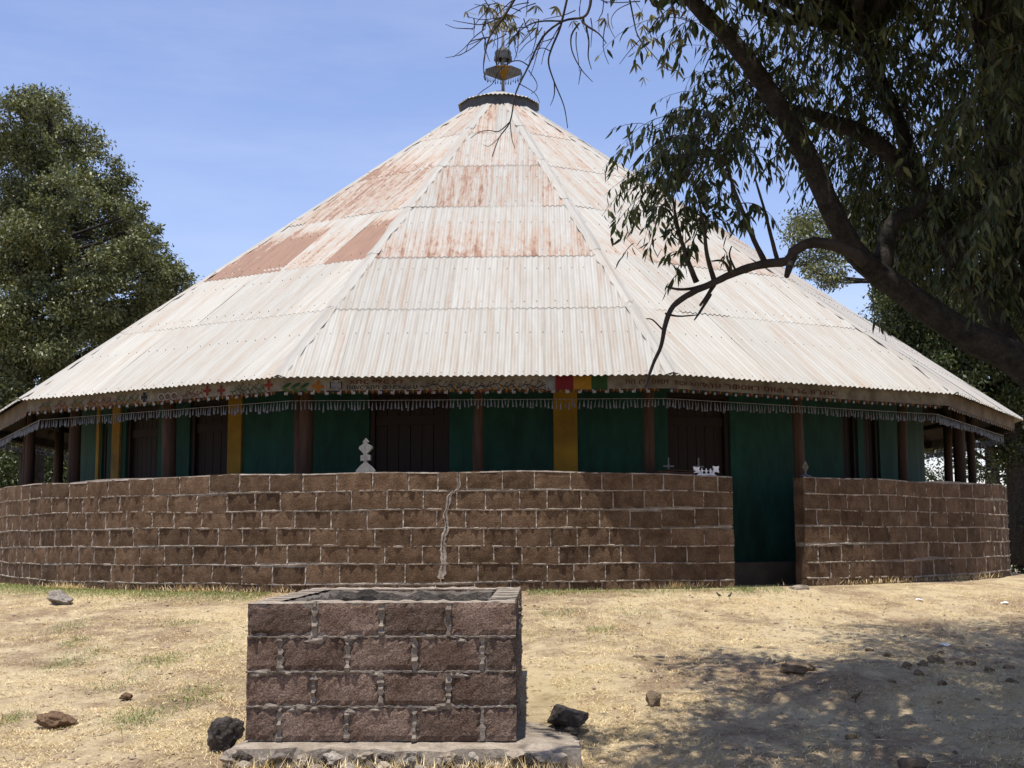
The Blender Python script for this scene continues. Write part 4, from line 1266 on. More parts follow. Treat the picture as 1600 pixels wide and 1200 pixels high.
# scraps of paper
for px, py, lab in ((1436, 939, 'crumpled white scrap at the foot of the right wall'), (1570, 944, 'white scrap on the straw near the right edge'), (1477, 1010, 'small white scrap on the crest of the straw mound')):
    g = ground_at(px, py); me = rock_mesh('paper_scrap', .045, .03, .018, px, M['paper'], 2, .5); o = link('paper_scrap', me); o.location = g + Vector((0, 0, .015)); tag(o, lab, 'litter', 'white scraps on the ground')

# ---------------------------------------------------------------- birds
def bird(px, py, L, heading, label, base=None, mt=None):
    g = base or ground_at(px, py)
    d = Vector((math.cos(heading), math.sin(heading), 0))
    root = empty('bird', tuple(g)); tag(root, label, 'bird', 'small birds about the yard')
    prof = [(-.62, .36, .012), (-.40, .42, .03), (-.25, .50, .10), (-.05, .54, .16), (.12, .58, .165), (.27, .68, .12), (.36, .80, .095), (.45, .88, .10), (.53, .88, .07), (.58, .87, .02)]
    mb = MB(); mb.tube([g + d * (x * L) + Vector((0, 0, z * L)) for x, z, r_ in prof], [r_ * L for x, z, r_ in prof], 8)
    mb.build('body', mt or M['brownrock'], root, True)
    mb = MB(); mb.tube([g + d * (.56 * L) + Vector((0, 0, .87 * L)), g + d * (.72 * L) + Vector((0, 0, .84 * L))], [.03 * L, .004 * L], 5); mb.build('beak', M['p_d'], root)
    side = Vector((-d.y, d.x, 0))
    for s in (-1, 1):
        mb = MB(); q = g + side * (s * .06 * L)
        mb.tube([q + Vector((0, 0, .45 * L)) + d * (.05 * L), q + Vector((0, 0, .22 * L)) - d * .02 * L, q + d * (.03 * L), q + d * (.14 * L)], [.022 * L, .016 * L, .014 * L, .008 * L], 5); mb.build('leg', M['p_d'], root)
    return root
bird(1337, 1099, .085, .15, 'small brown bird standing on the straw in the right foreground')
bird(1124, 936, .075, 2.2, 'left of the two tiny dark birds on the grass by the gate', mt=M['rock'])
bird(1140, 937, .08, .9, 'right of the two tiny dark birds on the grass by the gate', mt=M['rock'])
bird(0, 0, .075, 2.6, 'tiny dark bird perched on the far right corner of the well', base=wp(WW - .04, WD - .05, .80), mt=M['rock'])

# ---------------------------------------------------------------- leaves and trees
def leaf_mesh(name, pos, axis_, nrm, ln, wd, mt, six=False):
    pos = np.asarray(pos, float); n = len(pos)
    axis_ = axis_ / np.linalg.norm(axis_, axis=1, keepdims=True)
    side = np.cross(axis_, nrm); side /= (np.linalg.norm(side, axis=1, keepdims=True) + 1e-9)
    up = np.cross(side, axis_)
    L = np.asarray(ln)[:, None]; W = np.asarray(wd)[:, None]
    if six:
        V = np.stack([pos, pos + axis_ * L * .30 - side * W * .5 + up * W * .12, pos + axis_ * L * .66 - side * W * .38 + up * W * .08, pos + axis_ * L - up * L * .05,
                      pos + axis_ * L * .66 + side * W * .38 + up * W * .08, pos + axis_ * L * .30 + side * W * .5 + up * W * .12], 1).reshape(-1, 3)
        b = (np.arange(n) * 6)[:, None]
        F = np.concatenate([b + np.array([[0, 1, 2, 3]]), b + np.array([[0, 3, 4, 5]])], 1).reshape(-1, 4)
    else:
        V = np.stack([pos, pos + axis_ * L * .45 - side * W * .5 + up * W * .1, pos + axis_ * L, pos + axis_ * L * .45 + side * W * .5 + up * W * .1], 1).reshape(-1, 3)
        F = (np.arange(n) * 4)[:, None] + np.array([[0, 1, 2, 3]])
    me = bpy.data.meshes.new(name)
    nv, nf = len(V), len(F)
    me.vertices.add(nv); me.vertices.foreach_set('co', V.astype(np.float32).ravel())
    me.loops.add(nf * 4); me.loops.foreach_set('vertex_index', F.astype(np.int32).ravel())
    me.polygons.add(nf); me.polygons.foreach_set('loop_start', (np.arange(nf) * 4).astype(np.int32))
    me.polygons.foreach_set('loop_total', np.full(nf, 4, np.int32))
    me.materials.append(mt); me.update(calc_edges=True); me.validate()
    return me


def unit(v): return v / (np.linalg.norm(v, axis=-1, keepdims=True) + 1e-9)


def clump_leaves(clumps, per_clump, lsize, droop=.5, subs=14, sub_r=.34):
    """clumps: (x,y,z,r). returns arrays of leaf positions etc."""
    P = []; A = []; Nn = []
    for (x, y, z, r) in clumps:
        n = int(per_clump * (r / .6) ** 2)
        d = unit(nrg.normal(size=(subs, 3))); rad = nrg.uniform(.45, 1.0, (subs, 1)) * r
        cs = np.array([x, y, z]) + d * rad * np.array([1, 1, .8])
        w = nrg.integers(0, subs, n)
        p = cs[w] + nrg.normal(size=(n, 3)) * r * sub_r * np.array([1, 1, .7])
        ax = unit(unit(p - np.array([x, y, z])) * .5 + nrg.normal(size=(n, 3)) * .8 + np.array([0, 0, -droop]))
        nn_ = unit(nrg.normal(size=(n, 3)) * .9 + np.array([0, 0, .8]))
        P.append(p); A.append(ax); Nn.append(nn_)
    P = np.concatenate(P); A = np.concatenate(A); Nn = np.concatenate(Nn)
    n = len(P)
    ln = lsize * nrg.uniform(.65, 1.35, n)
    return P, A, Nn, ln, ln * nrg.uniform(.36, .5, n)


def limb(mb, p0, p1, r0, r1, wob=.12, n=7, sides=7, seed=0):
    r = random.Random(seed); p0, p1 = Vector(p0), Vector(p1); L = (p1 - p0).length
    pts = []; rad = []
    o1 = Vector((r.uniform(-1, 1), r.uniform(-1, 1), r.uniform(-.3, .8))) * wob * L
    for i in range(n + 1):
        t = i / n
        pts.append(p0.lerp(p1, t) + o1 * math.sin(t * PI) + Vector((r.uniform(-1, 1), r.uniform(-1, 1), r.uniform(-1, 1))) * wob * L * .12 * (0 < i < n))
        rad.append(r0 + (r1 - r0) * t)
    mb.tube(pts, rad, sides, rough=.06)
    return pts


def far_tree(name, label, base, trunk_pts, trunk_r, clumps, per, lsize, mt, group, seed, bare=0, subs=14, sub_r=.34):
    root = empty(name, tuple(base)); tag(root, label, 'tree', group)
    mb = MB()
    tp = [Vector(p) for p in catmull([tuple(base)] + [tuple(p) for p in trunk_pts], 4)]
    rr = [trunk_r * (1 - .7 * i / (len(tp) - 1)) for i in range(len(tp))]
    mb.tube(tp, rr, 9, rough=.08)
    mb.build('trunk', M['bark'], root, True)
    mb = MB()
    for i, (x, y, z, r_) in enumerate(clumps):
        c = Vector((x, y, z)); cand = [q for q in tp if q.z < z + .2] or tp[:1]
        q = min(cand, key=lambda q: (q - c).length + .35 * abs(q.z - (c.z - .8)))
        d = (q - c).length
        pts = limb(mb, q, c, min(.025 + .014 * d, .075), .014, .10, 6, 6, seed * 100 + i)
        for j in range(5):
            e = c + Vector((rng.gauss(0, 1), rng.gauss(0, 1), rng.gauss(.2, .8))).normalized() * r_ * .9
            limb(mb, pts[4], e, .02, .006, .12, 4, 4, seed * 500 + i * 7 + j)
    mb.build('branches', M['bark'], root, True)
    me = leaf_mesh('crown', *clump_leaves(clumps, per, lsize, subs=subs, sub_r=sub_r), mt)
    link('crown', me, root)
    return root


def C(px, py, y, rpx):
    p = at(px, py, y); return (p.x, p.y, p.z, rpx * y / FPX)

# left tree
YL = 28.0
lt = [(25, 165, 40), (72, 165, 42), (60, 222, 50), (118, 222, 46), (15, 250, 50), (85, 285, 55), (150, 272, 48), (183, 300, 38), (35, 335, 60), (110, 350, 55), (168, 345, 48), (200, 362, 34), (212, 330, 24),
      (25, 425, 55), (95, 430, 55), (150, 425, 52), (208, 425, 46), (250, 425, 36), (283, 446, 34), (30, 510, 60), (95, 515, 55), (155, 505, 55), (205, 490, 50), (245, 475, 42), (60, 590, 55), (120, 570, 55), (170, 545, 45), (10, 620, 50),
      (218, 385, 34), (240, 400, 30), (228, 360, 22), (190, 395, 40), (262, 415, 26), (-40, 200, 50), (-60, 290, 60), (-55, 380, 65), (-60, 480, 65), (-70, 580, 65), (-140, 330, 70), (-150, 450, 75), (-160, 570, 70)]
cl = []
for i, (x, y, r_) in enumerate(lt):
    cl.append(C(x, y, YL + rng.uniform(-1.4, 1.6), r_ * .92))
    if i % 2: cl.append(C(x + rng.uniform(-10, -2), y + rng.uniform(0, 25), YL + rng.uniform(2.0, 3.6), r_ * .9))
for x, y in ((20, 660), (75, 640), (130, 610), (20, 560), (70, 540), (0, 480), (60, 460), (15, 380), (70, 390), (-20, 640), (-50, 690), (30, 300), (110, 300), (60, 350), (140, 470), (40, 225)):
    cl.append(C(x, y, YL - rng.uniform(.6, 1.8), 46))
b0 = at(45, 845, YL + .3); b0.z = gz(b0.x, b0.y) - .1
far_tree('broadleaf_tree', 'tall dense olive green tree rising behind the left of the roof', b0, [at(50, 720, YL), at(30, 560, YL), at(40, 420, YL), at(62, 300, YL + .2), at(78, 170, YL)], .30, cl, 2700, .085, M['leafA'], None, 1, subs=24, sub_r=.20)
# low trees seen under the left eave
YL2 = 36.0
cl = [C(x, y, YL2 + rng.uniform(-2, 2), 46) for x, y in ((-30, 600), (40, 640), (110, 620), (-10, 690), (60, 700), (130, 690), (180, 640), (190, 720), (20, 730), (80, 745), (150, 745), (-30, 740), (30, 770), (110, 770), (-80, 660), (-70, 760), (-140, 700), (220, 690))]
b0 = at(20, 845, YL2); b0.z = -.1
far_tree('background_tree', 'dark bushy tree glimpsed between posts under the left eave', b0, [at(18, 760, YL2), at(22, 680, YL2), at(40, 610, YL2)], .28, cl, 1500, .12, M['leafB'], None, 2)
# right trees
YR = 33.0
cl = [C(x, y, YR + rng.uniform(-1.2, 1.2), r_) for x, y, r_ in ((1245, 360, 26), (1275, 345, 32), (1315, 335, 34), (1350, 330, 36), (1400, 325, 40), (1290, 385, 32), (1330, 380, 34), (1265, 405, 26), (1300, 425, 24), (1375, 375, 38), (1430, 380, 40), (1460, 320, 42), (1500, 350, 42), (1415, 430, 34), (1290, 440, 16), (1270, 425, 14))]
b0 = at(1400, 845, YR); b0.z = -.1
far_tree('spreading_tree', 'spreading tree with bare lower branches behind the right slope of the roof', b0, [at(1396, 640, YR), at(1388, 500, YR), at(1365, 440, YR), at(1350, 370, YR)], .20, cl, 1500, .10, M['leafA'], None, 3)
YR2 = 31.0
cl = []
for i in range(100):
    x = rng.uniform(1385, 1760); y = rng.uniform(430, 690)
    if y > 0.62 * (x - 1120) + 400 + 120 and x < 1560: pass
    cl.append(C(x, y, YR2 + rng.uniform(-1.5, 2.5), rng.uniform(26, 44)))
for i in range(26):
    cl.append(C(rng.uniform(1585, 1760), rng.uniform(640, 900), YR2 + rng.uniform(-1.5, 2.0), rng.uniform(24, 38)))
b0 = at(1590, 850, YR2); b0.z = -.1
far_tree('leafy_tree', 'leafy green tree beyond the church at the right edge of the photo', b0, [at(1588, 740, YR2), at(1575, 620, YR2), at(1590, 500, YR2)], .30, cl, 2200, .10, M['leafB'], None, 4, subs=18, sub_r=.28)
YR3 = 38.0
cl = [C(x + rng.uniform(-12, 12), y + rng.uniform(-10, 10), YR3 + rng.uniform(-2, 2), rng.uniform(18, 30)) for x, y in ((1400, 640), (1440, 660), (1480, 650), (1520, 690), (1425, 705), (1500, 720), (1540, 740), (1575, 700), (1600, 760), (1460, 745), (1560, 800), (1600, 840), (1630, 700), (1640, 790), (1410, 745), (1590, 655), (1660, 850), (1570, 870), (1420, 610), (1470, 600), (1520, 630), (1560, 640), (1600, 700), (1450, 690))]
b0 = at(1555, 845, YR3); b0.z = -.1
far_tree('sparse_tree', 'sparse tree with sky gaps seen under the right eave', b0, [at(1552, 760, YR3), at(1545, 690, YR3), at(1530, 630, YR3)], .28, cl, 700, .12, M['leafB'], None, 5)

# the near tree on the right -------------------------------------------
ntree_base = Vector((5.9, 8.6, 0)); ntree_base.z = gz(5.9, 8.6) - .1
nt_root = empty('shade_tree', tuple(ntree_base))
tag(nt_root, 'large near tree with narrow drooping leaves leaning in from the right', 'tree')
NY = 8.0
def path(pts, y0, y1):
    n = len(pts); return [at(p[0], p[1], y0 + (y1 - y0) * i / (n - 1)) for i, p in enumerate(pts)]
def px_r(w, y): return w * y / FPX / 2
mb = MB()
main = path([(1680, 660), (1600, 572), (1500, 517), (1405, 452), (1340, 398), (1303, 335), (1268, 258), (1228, 186), (1186, 120), (1140, 60), (1085, 5), (1040, -70), (1010, -170)], 8.3, 7.6)
ws = [62, 56, 48, 42, 37, 34, 35, 33, 30, 28, 25, 21, 14]
tr = [tuple(ntree_base), (5.75, 8.55, .2), (5.3, 8.5, 1.0)]
pts = catmull(tr[:2] + [tuple(main[0] + Vector((.9, .1, -.75)))] + [tuple(p) for p in main], 5)
wsf = np.interp(np.linspace(0, len(ws) + 2, len(pts)), range(len(ws) + 3), [110, 95, 80] + ws)
mb.tube(pts, [px_r(w, 8.0) for w in wsf], 11, rough=.07)
l2 = path([(1640, 610), (1580, 540), (1510, 420), (1460, 330), (1420, 272), (1360, 218), (1290, 186), (1225, 168), (1180, 150)], 8.6, 8.9)
mb.tube(catmull([tuple(p) for p in l2], 5), [px_r(w, 8.8) for w in np.interp(np.linspace(0, 8, 41), range(9), [34, 34, 32, 30, 29, 28, 24, 17, 10])], 10, rough=.08)
l3 = path([(1500, 420), (1440, 300), (1400, 180), (1350, 60), (1310, -80)], 8.7, 9.4)
mb.tube(catmull([tuple(p) for p in l3], 5), [px_r(w, 9) for w in np.interp(np.linspace(0, 4, 21), range(5), [34, 28, 22, 18, 12])], 9, rough=.08)
l4 = path([(1640, 610), (1600, 420), (1560, 260), (1540, 100), (1500, -120)], 8.6, 9.0)
mb.tube(catmull([tuple(p) for p in l4], 5), [px_r(w, 9) for w in np.interp(np.linspace(0, 4, 21), range(5), [36, 32, 28, 24, 16])], 9, rough=.08)
l5 = path([(1375, 430), (1395, 350), (1430, 330), (1470, 290)], 8.1, 8.3)
mb.tube(catmull([tuple(p) for p in l5], 5), [px_r(w, 8.2) for w in np.interp(np.linspace(0, 3, 16), range(4), [30, 26, 22, 14])], 8, rough=.08)
mb.build('trunk', M['bark'], nt_root, True)
mb = MB()
def br(pl, w0, w1, y0=7.75, y1=7.6, k=4, rough=.08):
    P_ = catmull([tuple(p) for p in path(pl, y0, y1)], k); n = len(P_)
    mb.tube(P_, [px_r(w0 + (w1 - w0) * i / (n - 1), y0) for i in range(n)], 7, rough=rough); return P_
br([(1352, 412), (1330, 394), (1300, 383), (1265, 380), (1242, 392), (1228, 408), (1190, 413), (1150, 425), (1118, 440), (1080, 458), (1052, 478), (1040, 505), (1033, 540), (1020, 570), (1008, 605)], 21, 4)
br([(1240, 392), (1235, 412), (1229, 432)], 18, 8)
br([(1195, 410), (1178, 375), (1160, 330), (1145, 290), (1130, 240)], 10, 4)
br([(1215, 408), (1205, 370), (1195, 330), (1180, 280)], 8, 3)
br([(1088, 441), (1072, 400), (1058, 350), (1050, 300)], 10, 3)
br([(1116, 438), (1105, 400), (1100, 355), (1092, 310)], 9, 3)
br([(1118, 440), (1085, 450), (1060, 452), (1042, 448)], 7, 3)
br([(1116, 445), (1105, 462), (1094, 477)], 7, 4)
br([(1110, 460), (1095, 485), (1085, 500)], 6, 2)
br([(1040, 490), (1060, 494), (1090, 492)], 4, 2); br([(1035, 515), (1020, 500), (1010, 498)], 3, 1.5)
br([(1140, 424), (1130, 408), (1112, 408)], 6, 2); br([(1150, 424), (1140, 400), (1143, 385)], 4, 2)
# bare twigs at the top, before the sky and the roof's apex
YT = 7.4
tw = [([(935, -60), (925, -15), (921, 12), (911, 27), (880, 33), (848, 58), (826, 103), (806, 145), (797, 190), (780, 215), (769, 245)], 6.5, 1.6),
      ([(911, 27), (914, 38), (935, 52), (947, 67)], 6, 1.5), ([(916, 42), (920, 65), (919, 88), (924, 108)], 4, 1.5),
      ([(890, -20), (876, 40), (862, 75), (857, 98), (866, 128), (881, 165), (887, 200)], 5, 1.5), ([(866, 128), (866, 148), (860, 165)], 3, 1),
      ([(905, 36), (893, 55), (894, 80), (908, 108), (926, 128)], 4, 1.2), ([(908, 108), (904, 132)], 2.5, 1),
      ([(815, -20), (788, 25), (765, 58), (756, 95), (756, 115)], 6, 1.6), ([(765, 58), (735, 65), (728, 80), (717, 87)], 2.5, 1), ([(788, 25), (755, 38), (730, 36), (708, 32)], 3, 1),
      ([(880, 33), (840, 34), (812, 48), (790, 72)], 4, 1.3), ([(812, 48), (804, 66), (808, 90)], 2.2, 1), ([(826, 103), (812, 95), (795, 98), (780, 110), (770, 130), (750, 145), (738, 160), (732, 172)], 2.5, 1),
      ([(826, 110), (838, 128), (838, 140), (830, 146)], 2, 1), ([(860, 80), (848, 75), (835, 80), (820, 95)], 2.2, 1), ([(797, 190), (780, 205), (765, 204), (750, 206), (735, 216)], 2.5, 1), ([(797, 190), (800, 218), (805, 232)], 2, 1),
      ([(810, 130), (835, 145), (843, 160)], 2, 1), ([(780, 215), (765, 228), (755, 226)], 1.6, .8),
      ([(980, -20), (990, 30), (995, 52), (1005, 70), (1012, 85), (1004, 100)], 3.5, 1.2), ([(995, 55), (1020, 85), (1042, 108), (1060, 110)], 2.2, 1), ([(1000, 62), (985, 78), (968, 100)], 2, 1),
      ([(1010, -10), (1030, 20), (1022, 40), (1028, 62)], 2.5, 1), ([(1050, -30), (1052, 20), (1060, 50), (1065, 62)], 2.5, 1), ([(945, -30), (942, 15), (936, 30), (936, 50)], 2.5, 1), ([(985, 5), (965, 15), (955, 30), (958, 45)], 2, 1),
      ([(1000, 2), (965, 4), (943, 2)], 2.4, 1.2), ([(760, 5), (742, 12), (730, 18)], 2, 1), ([(745, -20), (768, 18), (775, 45), (770, 75)], 2.5, 1)]
for pl, w0, w1 in tw: br(pl, w0 * .85, w1 * .85, YT, YT - .1, 4, .05)
rr_ = random.Random(14)
for _ in range(40):
    x = rr_.uniform(735, 950); y = rr_.uniform(-15, 70); a = rr_.uniform(1.2, 3.4) ; L = rr_.uniform(25, 70)
    pl = [(x, y)]
    for q in range(3): a += rr_.uniform(-.35, .35); pl.append((pl[-1][0] + math.cos(a) * L / 3, pl[-1][1] + math.sin(a) * L / 3))
    br(pl, 2.0, .9, YT + rr_.uniform(-.3, .3), YT, 3, .03)

# leafy shoots
LP, LA, LN, LL, LW = [], [], [], [], []
def shoot(p0, d0, L, nl, lsize, droop=1.0, stem=.004):
    p = np.array(p0, float); d = unit(np.array(d0, float)); pts = [p.copy()]; seg = 7
    for i in range(seg):
        d = unit(d + np.array([rng.uniform(-.12, .12), rng.uniform(-.12, .12), -.22 * droop])); p = p + d * L / seg; pts.append(p.copy())
    mb.tube(pts, [stem * (1 - .75 * i / seg) for i in range(seg + 1)], 4, cap=False)
    P_ = np.array(pts)
    for i in range(nl):
        t = (.15 + .85 * (i + rng.random()) / nl) * seg; k = min(int(t), seg - 1); q = P_[k] + (P_[k + 1] - P_[k]) * (t - k)
        out = nrg.normal(size=3); out[2] *= .3
        ax = unit(out * .55 + np.array([0, 0, -1.0 * droop]) + d * .5)
        LP.append(q + out * .008); LA.append(ax); LN.append(unit(nrg.normal(size=3))); ln = lsize * rng.uniform(.7, 1.25); LL.append(ln); LW.append(ln * rng.uniform(.20, .32))
# hanging curtain on the left of the big limb
for i in range(140):
    t = rng.random(); x = 1255 - 190 * t ** .9 + rng.uniform(-14, 14); y = 120 + 115 * t ** 1.3 + rng.uniform(-30, 70)
    shoot(at(x, y, 7.95 + rng.uniform(0, .8) if x > 1140 else 7.8 + rng.uniform(-.4, .5)), (rng.uniform(-.7, .2), rng.uniform(-.4, .4), rng.uniform(-.2, .5)), rng.uniform(.35, .8), rng.randint(12, 22), .078)
for i in range(26):      # shoots standing on the forked branch
    x, y = rng.choice([(1150, 300), (1175, 330), (1062, 350), (1098, 345), (1075, 390), (1190, 300), (1050, 300), (1090, 310), (1135, 260), (1110, 330)])
    shoot(at(x + rng.uniform(-22, 22), y + rng.uniform(-30, 30), 7.7 + rng.uniform(-.2, .2)), (rng.uniform(-.5, .5), rng.uniform(-.4, .4), rng.uniform(0, 1)), rng.uniform(.2, .42), rng.randint(8, 15), .085)
for x, y, n in ((1025, 385, 5), (1020, 270, 9), (1035, 240, 9), (990, 392, 4), (1045, 420, 6), (1060, 440, 5), (1130, 400, 8), (1365, 508, 6), (1010, 300, 3)):
    shoot(at(x, y - 12, 7.6), (rng.uniform(-.3, .3), 0, -.1), .12, n, .085)
for i in range(70): # between the limbs
    x = rng.uniform(1290, 1430); y = rng.uniform(20, 230)
    shoot(at(x, y, 8.5 + rng.uniform(0, 1.2)), (rng.uniform(-.5, .5), rng.uniform(-.5, .5), rng.uniform(-.2, .3)), rng.uniform(.4, .9), rng.randint(12, 22), .08)
for i in range(4200):     # the dense curtain on the right
    x = 1225 + 540 * rng.random() ** .70; y = rng.uniform(-260, 470)
    dep = rng.uniform(8.35, 11.5) if rng.random() < .86 else rng.uniform(6.6, 7.6)
    ly = float(np.interp(x, [1225, 1300, 1340, 1405, 1500, 1600, 1700], [190, 330, 398, 452, 517, 572, 640]))
    room = ly - 12 - y
    if dep < 8 and (x < 1400 or room < 260): continue
    if room < 40: continue
    L = min(rng.uniform(.5, 1.1), room * dep / FPX)
    if 1385 < x < 1550 and -40 < y < 215 and rng.random() < .90: continue
    if 1230 < x < 1300 and rng.random() < .5: continue
    if 1270 < x < 1345 and 40 < y < 300 and rng.random() < .72: continue
    shoot(at(x, y, dep), (rng.uniform(-.6, .6), rng.uniform(-.6, .6), rng.uniform(-.3, .4)), L, max(6, int(L * 30)), .080)
for i in range(90):     # above the frame, left edge of the crown
    x = rng.uniform(1060, 1300); y = rng.uniform(-240, 60)
    shoot(at(x, y, rng.uniform(7.2, 9.0)), (rng.uniform(-.6, .6), rng.uniform(-.6, .6), rng.uniform(-.2, .4)), rng.uniform(.4, .8), rng.randint(10, 20), .09)
mb.build('branches', M['twig'], nt_root, True)
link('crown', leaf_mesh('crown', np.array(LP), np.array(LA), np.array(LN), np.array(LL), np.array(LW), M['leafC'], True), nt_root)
# pale dry sprays on the bare twigs
LP, LA, LN, LL, LW = [], [], [], [], []
def spray(px, py, n, a0=PI / 2, sp=1.0, L=.07):
    c = at(px, py, YT)
    for i in range(n):
        an = a0 + sp * (i / max(n - 1, 1) - .5) * 2 + rng.uniform(-.15, .15)
        LP.append(np.array(c)); LA.append(np.array([math.cos(an), rng.uniform(-.5, .5), -math.sin(an)])); LN.append(unit(nrg.normal(size=3))); l = L * rng.uniform(.7, 1.2); LL.append(l); LW.append(l * .2)
for px, py, n in ((755, 8, 8), (768, 12, 8), (780, 5, 8), (790, 20, 9), (785, 30, 8), (800, 22, 8), (775, 35, 6), (805, 38, 6), (810, 48, 6), (795, 40, 6), (765, 45, 5), (770, 60, 3), (830, 28, 5), (838, 8, 6), (728, 17, 3), (840, 43, 3), (802, 55, 5),
                  (895, 32, 4), (945, 28, 7), (1000, 18, 6), (1018, 22, 7), (1030, 10, 8), (1052, 12, 8), (1060, 15, 6), (985, 60, 6), (1005, 55, 7), (1022, 58, 7), (1015, 78, 8), (1040, 97, 6), (993, 98, 6), (1062, 60, 6), (1005, 40, 4), (1006, 120, 4), (1058, 109, 3), (870, 10, 4), (760, 30, 5)):
    spray(px, py, n, PI / 2 + rng.uniform(-.4, .4), rng.uniform(.5, .95))
link('dry_sprays', leaf_mesh('dry_sprays', np.array(LP), np.array(LA), np.array(LN), np.array(LL), np.array(LW), M['leafD'], True), nt_root)
# upper crown above the frame that throws the dappled shade, with added skylight blockers
cl = []
for i in range(125):
    x = rng.uniform(-.2, 8.5); y = rng.uniform(5.4, 11.0); z = 4.9 + rng.uniform(0, 2.6)
    if x < 1.2 and (y > 7.9 or rng.random() < .35): continue
    if y > 9.3 - .18 * (x - 2.5) + (.9 if x > 4.5 else 0): continue
    cl.append((x, y, z, rng.uniform(.28, .6)))
for i in range(30):
    cl.append((rng.uniform(.0, 2.6), rng.uniform(5.7, 7.5), rng.uniform(3.9, 4.8), rng.uniform(.22, .42)))
for i in range(110):  # unseen clumps over and behind the camera, added to dim the skylight
    cl.append((rng.uniform(.8, 11), rng.uniform(-1.5, 6.0), 4.6 + rng.uniform(0, 3.0), rng.uniform(.5, .9)))
for i in range(40):  # more unseen clumps out to the right, added for the same dimming
    cl.append((rng.uniform(7.5, 11.5), rng.uniform(6.0, 11.5), 4.2 + rng.uniform(0, 3.2), rng.uniform(.5, .8)))
P_, A_l, N_l, L_l, W_l = clump_leaves(cl, 330, .16, .8)
link('upper_crown_and_shade', leaf_mesh('upper_crown_and_shade', P_, A_l, N_l, L_l, W_l * .8, M['leafC']), nt_root)
mb = MB()
for i, c in enumerate(cl):
    if i % 2: limb(mb, l4[3] if c[0] > 3.5 else l3[3], c[:3], .05, .012, .12, 6, 5, i)
mb.build('upper_branches', M['bark'], nt_root, True)

# ---------------------------------------------------------------- grass
def grass(name, xs, ys, hgt, wd, mt, label, lean=1.0, cat='grass'):
    n = len(xs); z = ground_z(xs, ys)
    an = nrg.uniform(0, 2 * PI, n); up = nrg.uniform(.12, .75, n) / lean
    ax = unit(np.stack([np.cos(an), np.sin(an), up], 1))
    nn_ = unit(np.stack([-np.cos(an) * up, -np.sin(an) * up, np.ones(n)], 1) + nrg.normal(size=(n, 3)) * .25)
    me = leaf_mesh(name, np.stack([xs, ys, z + .002], 1), ax, nn_, hgt, wd, mt)
    o = link(name, me); o['kind'] = 'stuff'; o['label'] = label; return o
def inwell(x, y):
    rx = (x - wellP.x) * wx.x + (y - wellP.y) * wx.y; ry = (x - wellP.x) * wy.x + (y - wellP.y) * wy.y
    return (rx > -.05) & (rx < WW + .22) & (ry > -.15) & (ry < WD + .08)
n = 520000
ys = 6.6 + (nrg.random(n) ** 1.25) * 10.5; xs = (nrg.random(n) - .5) * 2 * (.43 * ys + .4)
d = np.hypot(xs - CX, ys - CY)
dens = .45 + 1.0 * fbm(xs * 1.1, ys * 1.5, 3) + .9 * fbm(xs * 5, ys * 7, 6) + .6 * fbm(xs * 13, ys * 19, 9)
keep = (np.hypot(xs - WCX, ys - WCY) > 8.32) & ~inwell(xs, ys) & (nrg.random(n) < np.clip(dens, .06, 1))
gate = at(1215, 925, 14.6); keep &= ~((np.hypot(xs - gate.x, (ys - gate.y) * 1.0) < .75) & (nrg.random(n) < .85))
xs, ys = xs[keep], ys[keep]; n = len(xs)
grass('dry_grass', xs, ys, nrg.uniform(.014, .05, n), nrg.uniform(.002, .0045, n), M['straw'], 'short dry straw coloured grass covering the slope', 1.0)
# green fringe along the wall and green patches
gxs, gys = [], []
for i in range(24000):
    a = AW(-40) + (AW(430) - AW(-40)) * rng.random() if rng.random() < .72 else AW(820) + (AW(1190) - AW(820)) * rng.random()
    q = wall_p(a, .02 + abs(rng.gauss(0, .28))); gxs.append(q.x); gys.append(q.y)
for px, py, w, h, n in ((107, 980, 34, 10, 380), (115, 1004, 22, 8, 300), (280, 975, 44, 5, 260), (95, 1040, 40, 7, 400), (240, 1035, 40, 9, 420), (300, 1090, 48, 12, 700), (215, 1122, 40, 10, 700), (20, 1125, 22, 6, 260), (265, 1030, 22, 8, 200), (150, 1020, 40, 8, 200),
                         (940, 985, 30, 5, 300), (870, 960, 40, 10, 350), (1000, 960, 60, 10, 250), (180, 1075, 50, 12, 300), (1160, 922, 24, 6, 500), (960, 1000, 120, 12, 220), (350, 1010, 30, 20, 260)):
    g = ground_at(px, py); s = g.y / FPX
    for _ in range(n):
        gxs.append(g.x + rng.gauss(0, .55) * w * s); gys.append(g.y + rng.gauss(0, .55) * h * s * 7)
gxs, gys = np.array(gxs), np.array(gys)
keep = (np.hypot(gxs - WCX, gys - WCY) > 8.31) & ~inwell(gxs, gys); gxs, gys = gxs[keep], gys[keep]; n = len(gxs)
dd = np.hypot(gxs - WCX, gys - WCY) - 8.3
grass('green_grass', gxs, gys, nrg.uniform(.02, .05, n) + .035 * np.exp(-dd / .12) * nrg.random(n), nrg.uniform(.003, .007, n), M['greengrass'], 'green grass fringing the wall foot and tufted in patches', .55)
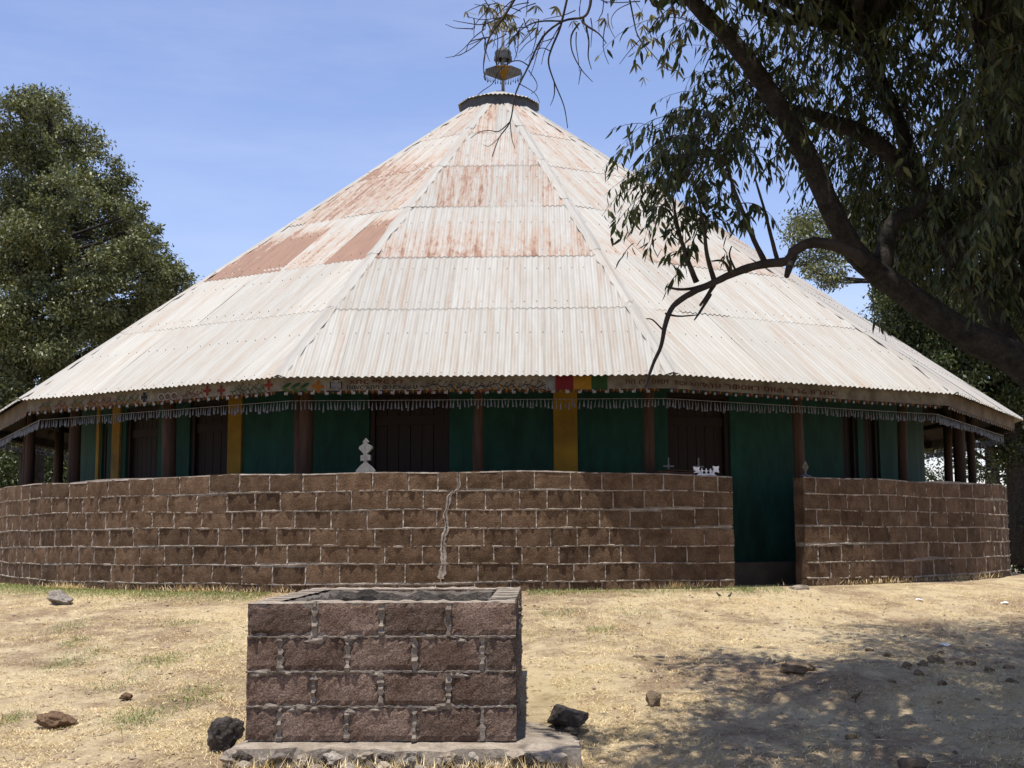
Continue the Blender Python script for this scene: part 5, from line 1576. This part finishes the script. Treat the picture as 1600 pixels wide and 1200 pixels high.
# long dry straws lying about, and wisps at the wall foot
n = 1800
ys = 6.8 + nrg.random(n) * 8; xs = (nrg.random(n) - .5) * 2 * (.42 * ys); keep = (np.hypot(xs - WCX, ys - WCY) > 8.4) & ~inwell(xs, ys); xs, ys = xs[keep], ys[keep]; n = len(xs)
grass('fallen_straw', xs, ys, nrg.uniform(.08, .26, n), nrg.uniform(.004, .007, n), M['straw'], 'long loose straws and stalks lying on the ground', 6.0)
gxs, gys = [], []
for i in range(1500):
    px = rng.choice([rng.gauss(110, 18), rng.gauss(330, 40), rng.uniform(80, 480), rng.gauss(1060, 15), rng.gauss(1395, 60), rng.gauss(1500, 25)])
    q = wall_p(AW(px), .02 + abs(rng.gauss(0, .03))); gxs.append(q.x); gys.append(q.y)
for i in range(900):
    q = wp(rng.uniform(-.1, WW + .4), -.26 - abs(rng.gauss(0, .05)), 0); gxs.append(q.x); gys.append(q.y)
n = len(gxs)
grass('dry_wisps', np.array(gxs), np.array(gys), nrg.uniform(.05, .15, n), nrg.uniform(.003, .006, n), M['straw'], 'taller dry grass wisps at the foot of the wall and slab', .45)

# small pebbles, droppings and leaf litter
n = 5200
ys = 6.8 + (nrg.random(n) ** 1.2) * 8; xs = (nrg.random(n) - .5) * 2 * (.42 * ys); keep = (np.hypot(xs - WCX, ys - WCY) > 8.36) & ~inwell(xs, ys); xs, ys = xs[keep], ys[keep]; n = len(xs)
grass('leaf_litter', xs, ys, nrg.uniform(.02, .055, n), nrg.uniform(.008, .016, n), M['litter'], 'scattered dry brown leaves and bark litter on the ground', 7.0)
mb = MB(); zz = ground_z(xs, ys); r = random.Random(77)
OCT = ((1, 0, 0), (-1, 0, 0), (0, 1, 0), (0, -1, 0), (0, 0, 1), (0, 0, -1))
for i in range(0, n, 3):
    a = r.choice((.006, .008, .010, .014, .022)); b_ = len(mb.v); x = xs[i] + r.uniform(-.3, .3); y = ys[i] + r.uniform(-.2, .2)
    if np.hypot(x - WCX, y - WCY) < 8.36 or inwell(np.array([x]), np.array([y]))[0]: continue
    z = gz(x, y)
    for o_ in OCT: mb.v.append((x + o_[0] * a * r.uniform(.7, 1.4), y + o_[1] * a * r.uniform(.7, 1.4), z + .004 + o_[2] * a * r.uniform(.5, .9)))
    for f in ((0, 2, 4), (2, 1, 4), (1, 3, 4), (3, 0, 4), (2, 0, 5), (1, 2, 5), (3, 1, 5), (0, 3, 5)): mb.f.append(tuple(b_ + q for q in f)); mb.mi.append(0)
o = mb.build('pebbles', M['pebble']); o['kind'] = 'stuff'; o['label'] = 'small pebbles and droppings scattered over the dry ground'
